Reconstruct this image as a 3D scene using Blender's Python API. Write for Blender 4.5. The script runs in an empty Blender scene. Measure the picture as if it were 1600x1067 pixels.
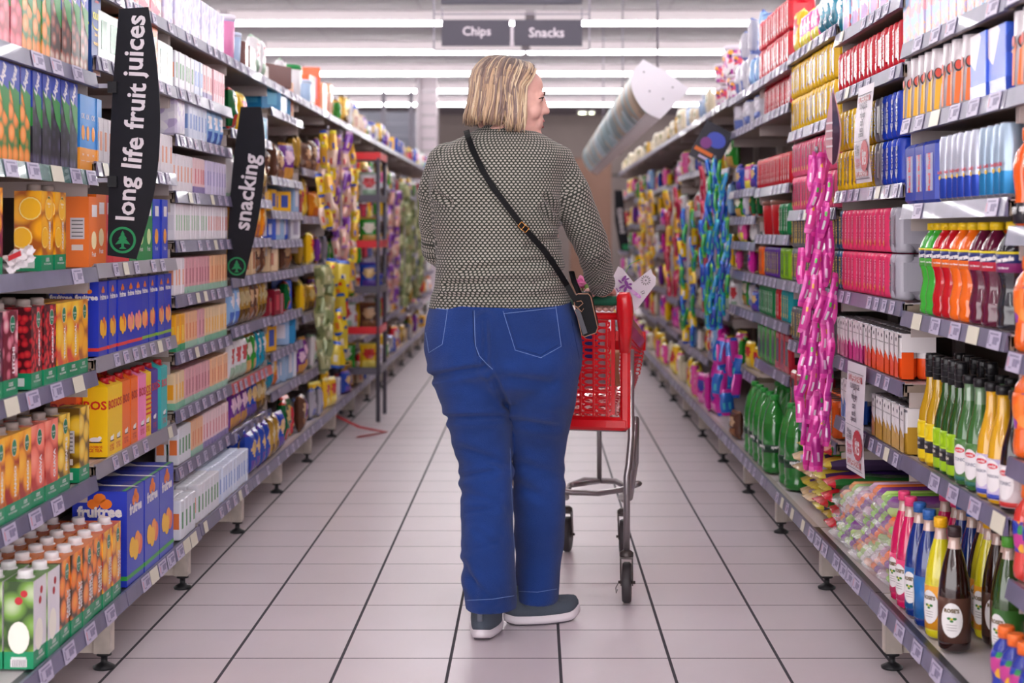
import bpy, math, random
from mathutils import Vector, Matrix, noise
from mathutils.bvhtree import BVHTree
random.seed(7)
C = bpy.context.scene.collection
S = bpy.context.scene
# ---------------- camera, world, light, exposure ----------------
F = 2400.0; EYE = 1.175; VX, VY = 835.0, 360.0
cam = bpy.data.objects.new('camera', bpy.data.cameras.new('camera')); C.objects.link(cam)
cam.location = (0, 0, EYE); cam.rotation_euler = (math.pi/2, 0, 0)
cam.data.sensor_width = 36; cam.data.lens = 54
cam.data.shift_x = -(VX-800)/1600; cam.data.shift_y = (VY-533.5)/1600
cam.data.clip_start = .05; cam.data.clip_end = 200
cam.data.dof.use_dof = True; cam.data.dof.focus_distance = 4.4; cam.data.dof.aperture_fstop = 3.2
S.camera = cam
S.view_settings.view_transform = 'Standard'; S.view_settings.look = 'None'
S.view_settings.exposure = 1.08; S.view_settings.gamma = 1; S.view_settings.use_curve_mapping = False
w = bpy.data.worlds.new('store_surroundings'); S.world = w; w.use_nodes = True  # even glow added as fill, in place of the unseen rest of the store
w.node_tree.nodes['Background'].inputs[0].default_value = (1.0, .955, .975, 1)
w.node_tree.nodes['Background'].inputs[1].default_value = 1.9
LAMP = 18.0          # strength of the ceiling tubes

# ---------------- helpers ----------------
def lin(c):
    c /= 255.0
    return c/12.92 if c <= .04045 else ((c+.055)/1.055)**2.4
def rgb(h):
    if isinstance(h, str):
        h = h.lstrip('#'); return tuple(lin(int(h[i:i+2], 16)) for i in (0, 2, 4))
    return tuple(lin(v) for v in h)
MATS = {}
def M(name, col='808080', rough=.5, metal=0, spec=.5, trans=0, alpha=1, ior=1.45, emit=0, bump=0, bscale=60, var=0, vscale=8, coat=0):
    if name in MATS: return MATS[name]
    m = bpy.data.materials.new(name); m.use_nodes = True; nt = m.node_tree; b = nt.nodes['Principled BSDF']
    c = rgb(col)+(1,)
    b.inputs['Base Color'].default_value = c; b.inputs['Roughness'].default_value = rough
    b.inputs['Metallic'].default_value = metal; b.inputs['Specular IOR Level'].default_value = spec
    b.inputs['Transmission Weight'].default_value = trans; b.inputs['Alpha'].default_value = alpha
    b.inputs['IOR'].default_value = ior; b.inputs['Coat Weight'].default_value = coat
    if emit:
        b.inputs['Emission Color'].default_value = c; b.inputs['Emission Strength'].default_value = emit
    if bump or var:
        tc = nt.nodes.new('ShaderNodeTexCoord'); n = nt.nodes.new('ShaderNodeTexNoise')
        nt.links.new(tc.outputs['Object'], n.inputs['Vector']); n.inputs['Scale'].default_value = bscale
        if bump:
            bp = nt.nodes.new('ShaderNodeBump'); bp.inputs['Strength'].default_value = bump; bp.inputs['Distance'].default_value = .01
            nt.links.new(n.outputs['Fac'], bp.inputs['Height']); nt.links.new(bp.outputs['Normal'], b.inputs['Normal'])
        if var:
            n2 = nt.nodes.new('ShaderNodeTexNoise'); n2.inputs['Scale'].default_value = vscale; nt.links.new(tc.outputs['Object'], n2.inputs['Vector'])
            r = nt.nodes.new('ShaderNodeValToRGB'); nt.links.new(n2.outputs['Fac'], r.inputs['Fac'])
            r.color_ramp.elements[0].position = .35; r.color_ramp.elements[1].position = .65
            r.color_ramp.elements[0].color = tuple(v*(1-var) for v in c[:3])+(1,); r.color_ramp.elements[1].color = c
            nt.links.new(r.outputs['Color'], b.inputs['Base Color'])
    MATS[name] = m; return m
def fruit(name, ball, gap, hi=None, scale=28, rough=.35):
    """printed picture of fruit: rounded cells"""
    if name in MATS: return MATS[name]
    m = M(name, ball, rough); nt = m.node_tree; b = nt.nodes['Principled BSDF']
    tc = nt.nodes.new('ShaderNodeTexCoord'); v = nt.nodes.new('ShaderNodeTexVoronoi'); v.inputs['Scale'].default_value = scale
    r = nt.nodes.new('ShaderNodeValToRGB'); nt.links.new(tc.outputs['Object'], v.inputs['Vector']); nt.links.new(v.outputs['Distance'], r.inputs['Fac'])
    e = r.color_ramp.elements
    e[0].position = 0; e[0].color = rgb(hi or ball)+(1,); e[1].position = .62; e[1].color = rgb(gap)+(1,)
    x = e.new(.42); x.color = rgb(ball)+(1,)
    nt.links.new(r.outputs['Color'], b.inputs['Base Color']); return m
def blotch(name, cols, scale=30, rough=.35, metal=0):
    """printed wrapper of several colours in patches"""
    if name in MATS: return MATS[name]
    m = M(name, cols[0], rough, metal); nt = m.node_tree; b = nt.nodes['Principled BSDF']
    tc = nt.nodes.new('ShaderNodeTexCoord'); v = nt.nodes.new('ShaderNodeTexVoronoi'); v.inputs['Scale'].default_value = scale
    sp = nt.nodes.new('ShaderNodeSeparateColor'); r = nt.nodes.new('ShaderNodeValToRGB'); r.color_ramp.interpolation = 'CONSTANT'
    nt.links.new(tc.outputs['Object'], v.inputs['Vector']); nt.links.new(v.outputs['Color'], sp.inputs[0]); nt.links.new(sp.outputs[0], r.inputs['Fac'])
    e = r.color_ramp.elements; e[0].color = rgb(cols[0])+(1,); e[1].position = 1/len(cols)*1; e[1].color = rgb(cols[1])+(1,)
    for i in range(2, len(cols)):
        x = e.new(i/len(cols)); x.color = rgb(cols[i])+(1,)
    nt.links.new(r.outputs['Color'], b.inputs['Base Color']); return m
def K(h, rough=.4, **k):          # plain printed colour
    return M('print_'+h+('' if rough == .4 else '_%d' % int(rough*100)), h, rough, **k)

_txt = {}
def text_geo(s, bold=.02):
    k = (s, bold)
    if k in _txt: return _txt[k]
    cu = bpy.data.curves.new('t', 'FONT'); cu.body = s; cu.offset = bold; cu.resolution_u = 2
    cu.align_x = 'CENTER'; cu.align_y = 'CENTER'
    o = bpy.data.objects.new('t', cu); C.objects.link(o)
    dg = bpy.context.evaluated_depsgraph_get(); me = bpy.data.meshes.new_from_object(o.evaluated_get(dg))
    vs = [tuple(v.co) for v in me.vertices]; fs = [tuple(p.vertices) for p in me.polygons]
    x0 = min(v[0] for v in vs); x1 = max(v[0] for v in vs); y0 = min(v[1] for v in vs); y1 = max(v[1] for v in vs)
    vs = [(v[0]-(x0+x1)/2, v[1]-(y0+y1)/2, 0) for v in vs]
    bpy.data.objects.remove(o); bpy.data.curves.remove(cu); bpy.data.meshes.remove(me)
    _txt[k] = (vs, fs, x1-x0, y1-y0); return _txt[k]

class MB:
    def __init__(s): s.v = []; s.f = []; s.m = []; s.s = []; s.mats = []
    def mi(s, m):
        if m not in s.mats: s.mats.append(m)
        return s.mats.index(m)
    def add(s, vs, fs, mat, mx=None, smooth=False):
        b = len(s.v)
        s.v += [tuple(mx @ Vector(v)) for v in vs] if mx else [tuple(v) for v in vs]
        i = s.mi(mat) if not isinstance(mat, (list, tuple)) else None
        for k, f in enumerate(fs):
            s.f.append(tuple(b+j for j in f)); s.m.append(i if i is not None else s.mi(mat[k])); s.s.append(smooth)
        return s
    def box(s, c, d, mat, mx=None, top=(1, 1)):
        """mat: one or (front -y, right +x, back +y, left -x, top, bottom); top=(sx,sy) taper"""
        x, y, z = (v/2 for v in d); a, b = top
        vs = [(c[0]+i*x*(a if k > 0 else 1), c[1]+j*y*(b if k > 0 else 1), c[2]+k*z) for k in (-1, 1) for i, j in ((-1, -1), (1, -1), (1, 1), (-1, 1))]
        fs = [(0, 1, 5, 4), (1, 2, 6, 5), (2, 3, 7, 6), (3, 0, 4, 7), (4, 5, 6, 7), (3, 2, 1, 0)]
        return s.add(vs, fs, mat if isinstance(mat, (list, tuple)) else mat, mx)
    def bbox(s, c, d, mat, r=.004, mx=None):
        """box with chamfered vertical and horizontal edges"""
        x, y, z = (v/2 for v in d); r = min(r, x*.9, y*.9, z*.9)
        def ring(ix, iy, h): 
            return [(c[0]+p, c[1]+q, c[2]+h) for p, q in ((-ix+r, -iy), (ix-r, -iy), (ix, -iy+r), (ix, iy-r), (ix-r, iy), (-ix+r, iy), (-ix, iy-r), (-ix, -iy+r))]
        vs = ring(x-r, y-r, -z)+ring(x, y, -z+r)+ring(x, y, z-r)+ring(x-r, y-r, z)
        fs = [tuple(range(7, -1, -1)), tuple(range(24, 32))]
        for L in range(3):
            for i in range(8): fs.append((L*8+i, L*8+(i+1) % 8, L*8+8+(i+1) % 8, L*8+8+i))
        return s.add(vs, fs, mat, mx)
    def lathe(s, prof, mats, n=16, c=(0, 0, 0), sx=1, sy=1, mx=None, smooth=True, a0=0):
        """prof [(r,z)..]; mats one or one per segment"""
        vs = []
        for r, z in prof:
            for i in range(n):
                a = 2*math.pi*i/n+a0; vs.append((c[0]+r*sx*math.cos(a), c[1]+r*sy*math.sin(a), c[2]+z))
        fs = []; ml = []
        for k in range(len(prof)-1):
            mm = mats[k] if isinstance(mats, (list, tuple)) else mats
            for i in range(n):
                fs.append((k*n+i, k*n+(i+1) % n, (k+1)*n+(i+1) % n, (k+1)*n+i)); ml.append(mm)
        b = (len(prof)-1)*n
        fs.append(tuple(range(n-1, -1, -1))); ml.append(mats[0] if isinstance(mats, (list, tuple)) else mats)
        fs.append(tuple(range(b, b+n))); ml.append(mats[-1] if isinstance(mats, (list, tuple)) else mats)
        k0 = len(s.s); s.add(vs, fs, ml, mx, smooth); s.s[-1] = False; s.s[-2] = False
        return s
    def tube(s, pts, rad, mat, n=8, sm=True, flat=None, cap=True):
        """sweep along pts; rad a number or list; flat=(wide,thin) factors"""
        P = [Vector(p) for p in pts]; vs = []; up = Vector((0, 0, 1)); pu = None
        for i, p in enumerate(P):
            t = (P[min(i+1, len(P)-1)]-P[max(i-1, 0)]).normalized()
            if pu is None:
                u = t.cross(up)
                if u.length < .05: u = t.cross(Vector((0, 1, 0)))
                u.normalize()
            else: u = (pu-t*pu.dot(t)).normalized()
            pu = u; v = t.cross(u); r = rad[i] if isinstance(rad, (list, tuple)) else rad
            a, b = flat or (1, 1)
            for k in range(n):
                an = 2*math.pi*k/n; vs.append(p+u*(r*a*math.cos(an))+v*(r*b*math.sin(an)))
        fs = []
        for i in range(len(P)-1):
            for k in range(n): fs.append((i*n+k, (i+1)*n+k, (i+1)*n+(k+1) % n, i*n+(k+1) % n))
        if cap: fs += [tuple(range(n)), tuple(range(len(P)*n-1, (len(P)-1)*n-1, -1))]
        if isinstance(mat, (list, tuple)):
            ml = []
            for i in range(len(P)-1): ml += [mat[i]]*n
            ml += [mat[0], mat[-1]]; mat = ml[:len(fs)]
        return s.add(vs, fs, mat, None, sm)
    def ell(s, c, r, mat, mx=None, n=16, m=10):
        vs = [(c[0], c[1], c[2]-r[2])]
        for j in range(1, m):
            t = math.pi*j/m
            for i in range(n):
                a = 2*math.pi*i/n; vs.append((c[0]+r[0]*math.sin(t)*math.cos(a), c[1]+r[1]*math.sin(t)*math.sin(a), c[2]-r[2]*math.cos(t)))
        vs.append((c[0], c[1], c[2]+r[2])); L = len(vs)-1
        fs = [(0, 1+(i+1) % n, 1+i) for i in range(n)]
        for j in range(m-2):
            for i in range(n): fs.append((1+j*n+i, 1+j*n+(i+1) % n, 1+(j+1)*n+(i+1) % n, 1+(j+1)*n+i))
        b = 1+(m-2)*n
        fs += [(b+i, b+(i+1) % n, L) for i in range(n)]
        return s.add(vs, fs, mat, mx, True)
    def rings(s, R, mat, n=40, e=2.0):
        """R: (cx,cy,z,rx,ry) horizontal rings lofted into a closed solid"""
        vs = []
        for cx, cy, z, rx, ry in R:
            for i in range(n):
                a = 2*math.pi*i/n; ca, sa = math.cos(a), math.sin(a)
                vs.append((cx+rx*math.copysign(abs(ca)**(2/e), ca), cy+ry*math.copysign(abs(sa)**(2/e), sa), z))
        fs = []
        for k in range(len(R)-1):
            for i in range(n): fs.append((k*n+i, k*n+(i+1) % n, (k+1)*n+(i+1) % n, (k+1)*n+i))
        up = R[-1][2] > R[0][2]
        if not up: fs = [tuple(reversed(f)) for f in fs]
        A = tuple(range(n-1, -1, -1)); B = tuple(range((len(R)-1)*n, len(R)*n))
        fs += [A, B] if up else [tuple(reversed(A)), tuple(reversed(B))]
        return s.add(vs, fs, mat, None, True)
    def poly(s, pts, mat, mx=None, th=0):
        """flat outline in XY (z=0), given thickness th (towards -z)"""
        n = len(pts)
        if not th: return s.add([(x, y, 0) for x, y in pts], [tuple(range(n))], mat, mx)
        vs = [(x, y, 0) for x, y in pts]+[(x, y, -th) for x, y in pts]
        return s.add(vs, [tuple(range(n)), tuple(range(2*n-1, n-1, -1))]+[(i, i+n, (i+1) % n+n, (i+1) % n) for i in range(n)], mat, mx)
    def text(s, t, mat, mx, w=None, h=None, bold=.02):
        vs, fs, tw, th = text_geo(t, bold)
        k = (w/tw) if w else (h/th)
        if w and h: k2 = h/th
        else: k2 = k
        return s.add([(v[0]*k, v[1]*k2, 0) for v in vs], fs, mat, mx)
    def mesh(s, name='mesh'):
        me = bpy.data.meshes.new(name); me.from_pydata(s.v, [], s.f)
        for m in s.mats: me.materials.append(m)
        me.polygons.foreach_set('material_index', s.m); me.polygons.foreach_set('use_smooth', s.s); me.update(); return me
    def obj(s, name, parent=None, loc=None, rz=0):
        o = bpy.data.objects.new(name, s.mesh(name)); C.objects.link(o)
        if parent: o.parent = parent
        if loc is not None: o.location = loc
        o.rotation_euler.z = rz
        return o
def tag(o, label=None, cat=None, group=None, kind=None):
    if label: o['label'] = label
    if cat: o['category'] = cat
    if group: o['group'] = group
    if kind: o['kind'] = kind
    return o
def empty(name, loc, rz=0):
    o = bpy.data.objects.new(name, None); C.objects.link(o); o.location = loc; o.rotation_euler.z = rz
    o.empty_display_size = .05; return o
def FR(x, z, y, rot=0):        # matrix that stands an XY drawing on a face looking to -Y
    return Matrix.Translation((x, y, z)) @ Matrix.Rotation(math.pi/2, 4, 'X') @ Matrix.Rotation(rot, 4, 'Z')
def SD(y, z, x, rot=0, sgn=-1):  # on a face looking to -X (sgn=-1) or +X
    return Matrix.Translation((x, y, z)) @ Matrix.Rotation(sgn*math.pi/2, 4, 'Z') @ Matrix.Rotation(math.pi/2, 4, 'X') @ Matrix.Rotation(rot, 4, 'Z')
def ellipse(rx, ry, n=16, cx=0, cy=0): return [(cx+rx*math.cos(2*math.pi*i/n), cy+ry*math.sin(2*math.pi*i/n)) for i in range(n)]
def W(x, y, Y): return Vector(((x-VX)*Y/F, Y, EYE-(y-VY)*Y/F))
def remesh(mb, vox, smooth=2, fac=.5):
    o = mb.obj('tmp'); md = o.modifiers.new('r', 'REMESH'); md.mode = 'VOXEL'; md.voxel_size = vox; md.use_smooth_shade = True
    if smooth:
        sm = o.modifiers.new('s', 'SMOOTH'); sm.iterations = smooth; sm.factor = fac
    dg = bpy.context.evaluated_depsgraph_get(); me = bpy.data.meshes.new_from_object(o.evaluated_get(dg))
    old = o.data; bpy.data.objects.remove(o); bpy.data.meshes.remove(old); return me

# ---------------- large structure ----------------
def nodes_of(m): return m.node_tree.nodes, m.node_tree.links, m.node_tree.nodes['Principled BSDF']
def grid_mat(name, base, line, px, py, lw, ox, oy, rough, lwx=None, var=.06):
    m = M(name, base, rough); N, L, b = nodes_of(m); lwx = lwx or lw
    g = N.new('ShaderNodeNewGeometry'); sp = N.new('ShaderNodeSeparateXYZ'); L.new(g.outputs['Position'], sp.inputs[0])
    def math_(op, a, v=None, c=None):
        n = N.new('ShaderNodeMath'); n.operation = op
        for i, q in enumerate((a, v, c)):
            if q is None: continue
            if isinstance(q, (int, float)): n.inputs[i].default_value = q
            else: L.new(q, n.inputs[i])
        return n.outputs[0]
    def line_(ax, o, p, wd):
        f = math_('FRACT', math_('DIVIDE', math_('SUBTRACT', sp.outputs[ax], o-100*p), p))
        d = math_('MULTIPLY', math_('MINIMUM', f, math_('SUBTRACT', 1.0, f)), p)
        return math_('LESS_THAN', d, wd/2)
    k = math_('MAXIMUM', line_(0, ox, px, lwx), line_(1, oy, py, lw))
    # slight difference from tile to tile and soft dirt
    n = N.new('ShaderNodeTexNoise'); n.inputs['Scale'].default_value = 2.2; n.inputs['Detail'].default_value = 6; L.new(g.outputs['Position'], n.inputs['Vector'])
    r = N.new('ShaderNodeValToRGB'); L.new(n.outputs['Fac'], r.inputs['Fac']); c = rgb(base)
    r.color_ramp.elements[0].position = .3; r.color_ramp.elements[1].position = .7
    r.color_ramp.elements[0].color = tuple(v*(1-var) for v in c)+(1,); r.color_ramp.elements[1].color = c+(1,)
    mx = N.new('ShaderNodeMix'); mx.data_type = 'RGBA'; L.new(k, mx.inputs[0]); L.new(r.outputs['Color'], mx.inputs[6]); mx.inputs[7].default_value = rgb(line)+(1,)
    L.new(mx.outputs[2], b.inputs['Base Color'])
    mr = math_('MULTIPLY_ADD', k, .5, rough); L.new(mr, b.inputs['Roughness'])
    return m
TILE = .3
floor_mat = grid_mat('floor_tiles', 'e0d4da', '48454c', TILE, .2985, .005, .070, 4.22, .36, lwx=.0085)
floor_mat.node_tree.nodes['Principled BSDF'].inputs['Specular IOR Level'].default_value = .35
mb = MB(); mb.box((0, 12, -.05), (18, 40, .1), floor_mat); tag(mb.obj('floor'), kind='structure')
ceil_mat = grid_mat('ceiling_panels', '5c5358', '4a4347', 1.2, 1.2, .012, .1, .3, .8)
CZ = 3.32
mb = MB(); mb.box((0, 12, CZ+.05), (18, 40, .1), ceil_mat); tag(mb.obj('ceiling'), kind='structure')
wall = M('wall_paint', '6e625f', .7, var=.15, vscale=1.5)
mb = MB(); mb.box((0, 28.6, CZ/2), (18, .1, CZ), wall); mb.box((0, 28.5, 2.2), (18, .08, .04), M('wall_dark', '33302f', .6)); tag(mb.obj('wall_back'), kind='structure')
mb = MB(); dk = M('shutter_grey', '454550', .5)
mb.box((-3.1, 25.6, 2.2), (3.0, .1, 1.9), dk)
for i in range(9): mb.box((-3.1, 25.53, 1.35+i*.2), (3.0, .03, .03), M('shutter_line', '5c5c68', .5))
mb.box((-3.1, 25.5, CZ-.06), (3.0, .1, .05), M('shutter_line'))
tag(mb.obj('wall_partition'), kind='structure')
mb = MB(); mb.box((.95, 26, 1.2), (.7, .1, 2.4), M('brown_wood', '5a3b2b', .5)); tag(mb.obj('door_1'), kind='structure')
mb = MB(); mb.box((-1.44, 21, CZ/2), (.235, .25, CZ), M('column_white', '8e8288', .4))
for i in range(12): mb.box((-1.44, 20.87, 1.3+i*.16), (.2, .01, .03), M('column_sheen', '6f666e', .25))  # bars coloured in for the lights' reflection on the column
mb.box((-1.58, 20.95, CZ/2), (.05, .3, CZ), M('column_edge', '7e747a', .3)); tag(mb.obj('column'), kind='structure')
for x in (-2.18, -1.78):
    mb = MB(); mb.box((x, 22.2, 2.4), (.06, .06, 1.6), M('post_grey', '5b5660', .5)); tag(mb.obj('trim_%d' % (1 if x < -2 else 2)), kind='structure')

# ceiling tube lights, rows across the hall
tube_m = M('tube_glow', 'ffffff', .3, emit=LAMP); tn = tube_m.node_tree.nodes['Principled BSDF']; tn.inputs['Emission Color'].default_value = (1, .98, .985, 1)
housing = M('light_housing', 'dcd4d6', .5)
h = MB(); h.box((0, 0, -.05), (2.9, .05, .10), housing); hm = h.mesh('light_fitting')
d = MB(); d.bbox((0, 0, -.12), (2.96, .052, .036), tube_m, .016); dm = d.mesh('tube')
names = ['first', 'second', 'third', 'fourth', 'fifth', 'sixth', 'seventh', 'eighth', 'ninth', 'tenth', 'eleventh', 'twelfth', 'thirteenth', 'fourteenth']
rows = [24.75-2.43*i for i in range(14)]
for r, y in enumerate(rows):
    for k in range(4):
        o = bpy.data.objects.new('ceiling_light', hm); C.objects.link(o); o.location = (-4.6+3*k+(.0 if r % 2 else .06), y, CZ)
        c = bpy.data.objects.new('tube', dm); C.objects.link(c); c.parent = o
        tag(o, 'long white ceiling tube light, %s row from the back wall, %s across' % (names[r], names[k]), 'ceiling light', 'ceiling tube lights')
dl = MB(); dl.lathe([(.02, 0), (.09, 0), (.09, -.03), (.06, -.035)], M('light_housing'), 20); dl.lathe([(.055, -.036), (.055, -.04)], M('spot_glow', 'f4ffd8', emit=12), 16)
for x, s_ in ((.86, 'large round ceiling downlight glowing by the back wall'), (1.03, 'small round ceiling downlight right beside the larger one')):
    o = dl.obj('downlight', loc=(x, 27.6, CZ)) if x < 1 else None
    if not o:
        o = bpy.data.objects.new('downlight', bpy.data.objects['downlight'].data); C.objects.link(o); o.location = (x, 27.6, CZ); o.scale = (.6, .6, 1)
    tag(o, s_, 'downlight', 'downlights by the back wall')
# ---------------- gondola shelving ----------------
ORD = 'first second third fourth fifth sixth seventh eighth ninth tenth eleventh twelfth thirteenth fourteenth fifteenth sixteenth seventeenth eighteenth nineteenth twentieth'.split()
def ordn(i): return ORD[i] if i < len(ORD) else '%dth' % (i+1)
EDGE = [3.225, 4.15, 5.07, 6.0, 6.91, 7.83, 8.78, 9.7, 10.62, 11.54, 12.46, 13.4, 14.3, 15.25, 16.2, 17.1, 18.0, 19.0, 20.0, 21.0, 22.0]
GEN = [.2, .46, .72, .98, 1.25, 1.52, 1.85]
ZL_FAR = {}
ZL = {0: [.197, .512, .796, 1.075, 1.333, 1.597, 1.85], 1: [.197, .54, .828, 1.083, 1.36, 1.647, 1.85],
      2: [.203, .385, .575, .768, .957, 1.14, 1.305, 1.493, 1.65, 1.85], 3: [.203, .373, .57, .79, .987, 1.14, 1.31, 1.575, 1.85],
      4: [.203, .44, .62, .78, .985, 1.13, 1.265, 1.42, 1.73, 1.85]}
ZR = {-1: [.2, .443, .70, .921, 1.182, 1.47, 1.68], 0: [.2, .57, .957, 1.243, 1.47, 1.675], 1: [.2, .565, .763, .98, 1.302, 1.628, 1.816],
      2: [.2, .472, .75, .977, 1.25, 1.555, 1.855], 3: [.2, .602, .805, .976, 1.155, 1.36, 1.675, 1.84], 4: [.2, .516, .80, .975, 1.12, 1.24, 1.37, 1.67, 1.84]}
_r = random.Random(21)
for _i in range(5, 17):
    for _Z in (ZL, ZR):
        if _i not in _Z: _Z[_i] = [.2]+[z+_r.uniform(-.045, .045) for z in GEN[1:-1]]+[1.85]
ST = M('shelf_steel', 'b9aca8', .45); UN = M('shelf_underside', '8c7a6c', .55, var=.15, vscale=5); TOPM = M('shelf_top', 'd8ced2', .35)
BACK = M('gondola_back', '75675f', .6); CREAM = M('leg_cream', 'd9cdc2', .5, var=.35, vscale=14); BLK = M('rubber_black', '1b1b1f', .5)
RAIL = M('price_rail_lilac', '6f6a86', .38, coat=.15, var=.25, vscale=9); RAILB = M('price_rail_grey', '8b8590', .4, coat=.1)
RAILG = M('price_rail_teal', '3f6b66', .25, coat=.5); RAILR = M('price_rail_red', 'c8323c', .3, coat=.3); DKT = M('dark_shelf_lip', '34343c', .35)
TAGW = M('tag_paper', 'b9b0c8', .4); TAGK = M('tag_ink', '837b98', .5); TAGR = M('tag_red', 'c88a98', .5); TAGY = M('tag_cream', 'dcd6c4', .4)
def tag_mesh(w, h, v):
    mb = MB(); mb.box((0, .0, 0), (w, .0016, h), TAGW if v != 2 else TAGY)
    if v != 2:
        y = -.0011
        mb.box((-w*.02, y, h*.33), (w*.7, .0003, h*.1), TAGK)
        mb.box((w*.02, y, -.02*h), (w*.16, .0003, h*.42), TAGK); mb.box((w*.22, y, -.02*h), (w*.18, .0003, h*.42), TAGK); mb.box((w*.38, y, .08*h), (w*.1, .0003, h*.2), TAGK)
        mb.box((-w*.4, y, 0), (w*.07, .0003, h*.5), TAGR if v == 0 else TAGK); mb.box((-w*.2, y, -.3*h), (w*.2, .0003, h*.08), TAGK)
    return mb.mesh('price_tag')
TAGM = {k: [tag_mesh(a, b, v) for v in range(3)] for k, (a, b) in {'big': (.085, .040), 'small': (.05, .036)}.items()}
def bay(side, i, y0, y1, zs, name, xf, xb, xk, railmat=None):
    """side -1 left / +1 right; xf upper shelf front, xb bottom shelf front, xk back panel"""
    s = side; r = empty('gondola_shelving_unit', (s*xk, (y0+y1)/2, 0))
    tag(r, name, 'shelving unit', 'supermarket shelving units')
    L = y1-y0
    # local coords: x positive to the aisle = -s direction
    def X(wx): return s*wx-s*xk
    p = MB(); p.box((0, 0, 1.0), (.03, L, 1.9), BACK); p.obj('back_panel', r)
    p = MB()
    for e in (-1, 1): p.box((X(xk-.03), e*(L/2-.012), 1.0), (.03, .022, 1.98), ST)
    p.obj('upright', r)
    for e in ((-1, 1) if i in (0, -1) else (1,)):
        yy = e*(L/2-.027)
        p = MB(); fx = X(xb+.035+.02)
        p.box((fx, yy, .105), (.042, .05, .12), CREAM); p.box(((fx+X(xk))/2, yy, .075), (abs(fx-X(xk)), .028, .06), CREAM)
        p.box(((fx+X(xk))/2, yy, .145), (abs(fx-X(xk)), .028, .03), CREAM)
        lg = p.obj('leg', r)
        q = MB(); q.lathe([(.028, 0), (.03, .006), (.016, .014), (.009, .018), (.009, .034), (.02, .036), (.02, .047)], BLK, 14); q.obj('foot', lg, (fx+s*.0, yy, 0))
    rnd = random.Random(i*7+side)
    for k, z in enumerate(zs):
        bot = k == 0; x0 = xb if bot else xf; d = MB()
        # shelf board with folded front edge
        a, b_ = X(x0+.012), X(xk-.015); cx = (a+b_)/2; wd = abs(a-b_)
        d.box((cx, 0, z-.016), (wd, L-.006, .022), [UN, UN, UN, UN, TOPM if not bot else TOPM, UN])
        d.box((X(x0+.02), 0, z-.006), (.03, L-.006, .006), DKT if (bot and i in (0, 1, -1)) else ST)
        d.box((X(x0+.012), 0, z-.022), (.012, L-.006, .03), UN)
        if k > 0:
            for e in (-1, 1): d.box((X(x0+.16), e*(L/2-.01), z-.045), (.27, .004, .05), ST)
        sh = d.obj('shelf', r)
        rm = RAIL
        if i == 0 and side < 0 and k == 4: rm = RAILG
        if i == 1 and side < 0 and k in (1, 2, 3): rm = RAILB
        if side < 0 and i == 3 and k == 2: rm = RAILR
        rl = MB(); xr = X(x0); th = -s
        rl.add([(xr-th*.004, -L/2+.003, z+.002), (xr+th*.004, -L/2+.003, z-.038), (xr-th*.008, -L/2+.003, z-.038), (xr-th*.012, -L/2+.003, z+.002),
                (xr-th*.004, L/2-.003, z+.002), (xr+th*.004, L/2-.003, z-.038), (xr-th*.008, L/2-.003, z-.038), (xr-th*.012, L/2-.003, z+.002)],
               [(0, 1, 5, 4), (1, 2, 6, 5), (2, 3, 7, 6), (3, 0, 4, 7), (0, 3, 2, 1), (4, 5, 6, 7)], rm)
        rl.obj('price_rail', sh)
        if i < 9:
            big = i in (0, -1) or (i == 1 and bot)
            sp = .16 if i in (0, -1) else (.105 if i == 1 else .12 if i < 5 else .25); y = -L/2+.05+rnd.random()*.05
            while y < L/2-.05:
                if rnd.random() < .82:
                    v = rnd.choice([0, 0, 0, 1, 1, 2]) if i < 3 else 1
                    o = bpy.data.objects.new('price_tag', TAGM['big' if big else 'small'][v]); C.objects.link(o); o.parent = sh
                    o.location = (xr+th*.0025, y, z-.018); o.rotation_euler = (0, 0, -s*math.pi/2)
                    o.rotation_euler = (Matrix.Rotation(-s*math.pi/2, 4, 'Z') @ Matrix.Rotation(-.2, 4, 'X')).to_euler()
                y += sp*(.85+.3*rnd.random())
    return r
XFL, XBL, XKL = 1.18, 1.10, 1.62
XFR, XBR, XKR = .99, .905, 1.43
BAYN = 'first second third fourth fifth sixth seventh eighth ninth tenth eleventh twelfth thirteenth fourteenth fifteenth sixteenth seventeenth eighteenth'.split()
def bname(side, i):
    return ('juice side, %s bay' if side < 0 else 'soda side, %s bay') % BAYN[i if side < 0 else i+1]
NL, NR = 16, 16
for i in range(NL):
    zs = ZL.get(i, GEN)
    bay(-1, i, EDGE[i], EDGE[i+1], zs, 'grey steel shelving bay on the juice side, %s from the camera' % BAYN[i], XFL, XBL, XKL)
for i in range(-1, NR):
    y0 = 2.3 if i < 0 else EDGE[i]
    bay(1, i, y0, EDGE[i+1], ZR.get(i, GEN), 'grey steel shelving bay on the soda side, %s from the camera' % BAYN[i+1], XFR, XBR, XKR)

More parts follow.
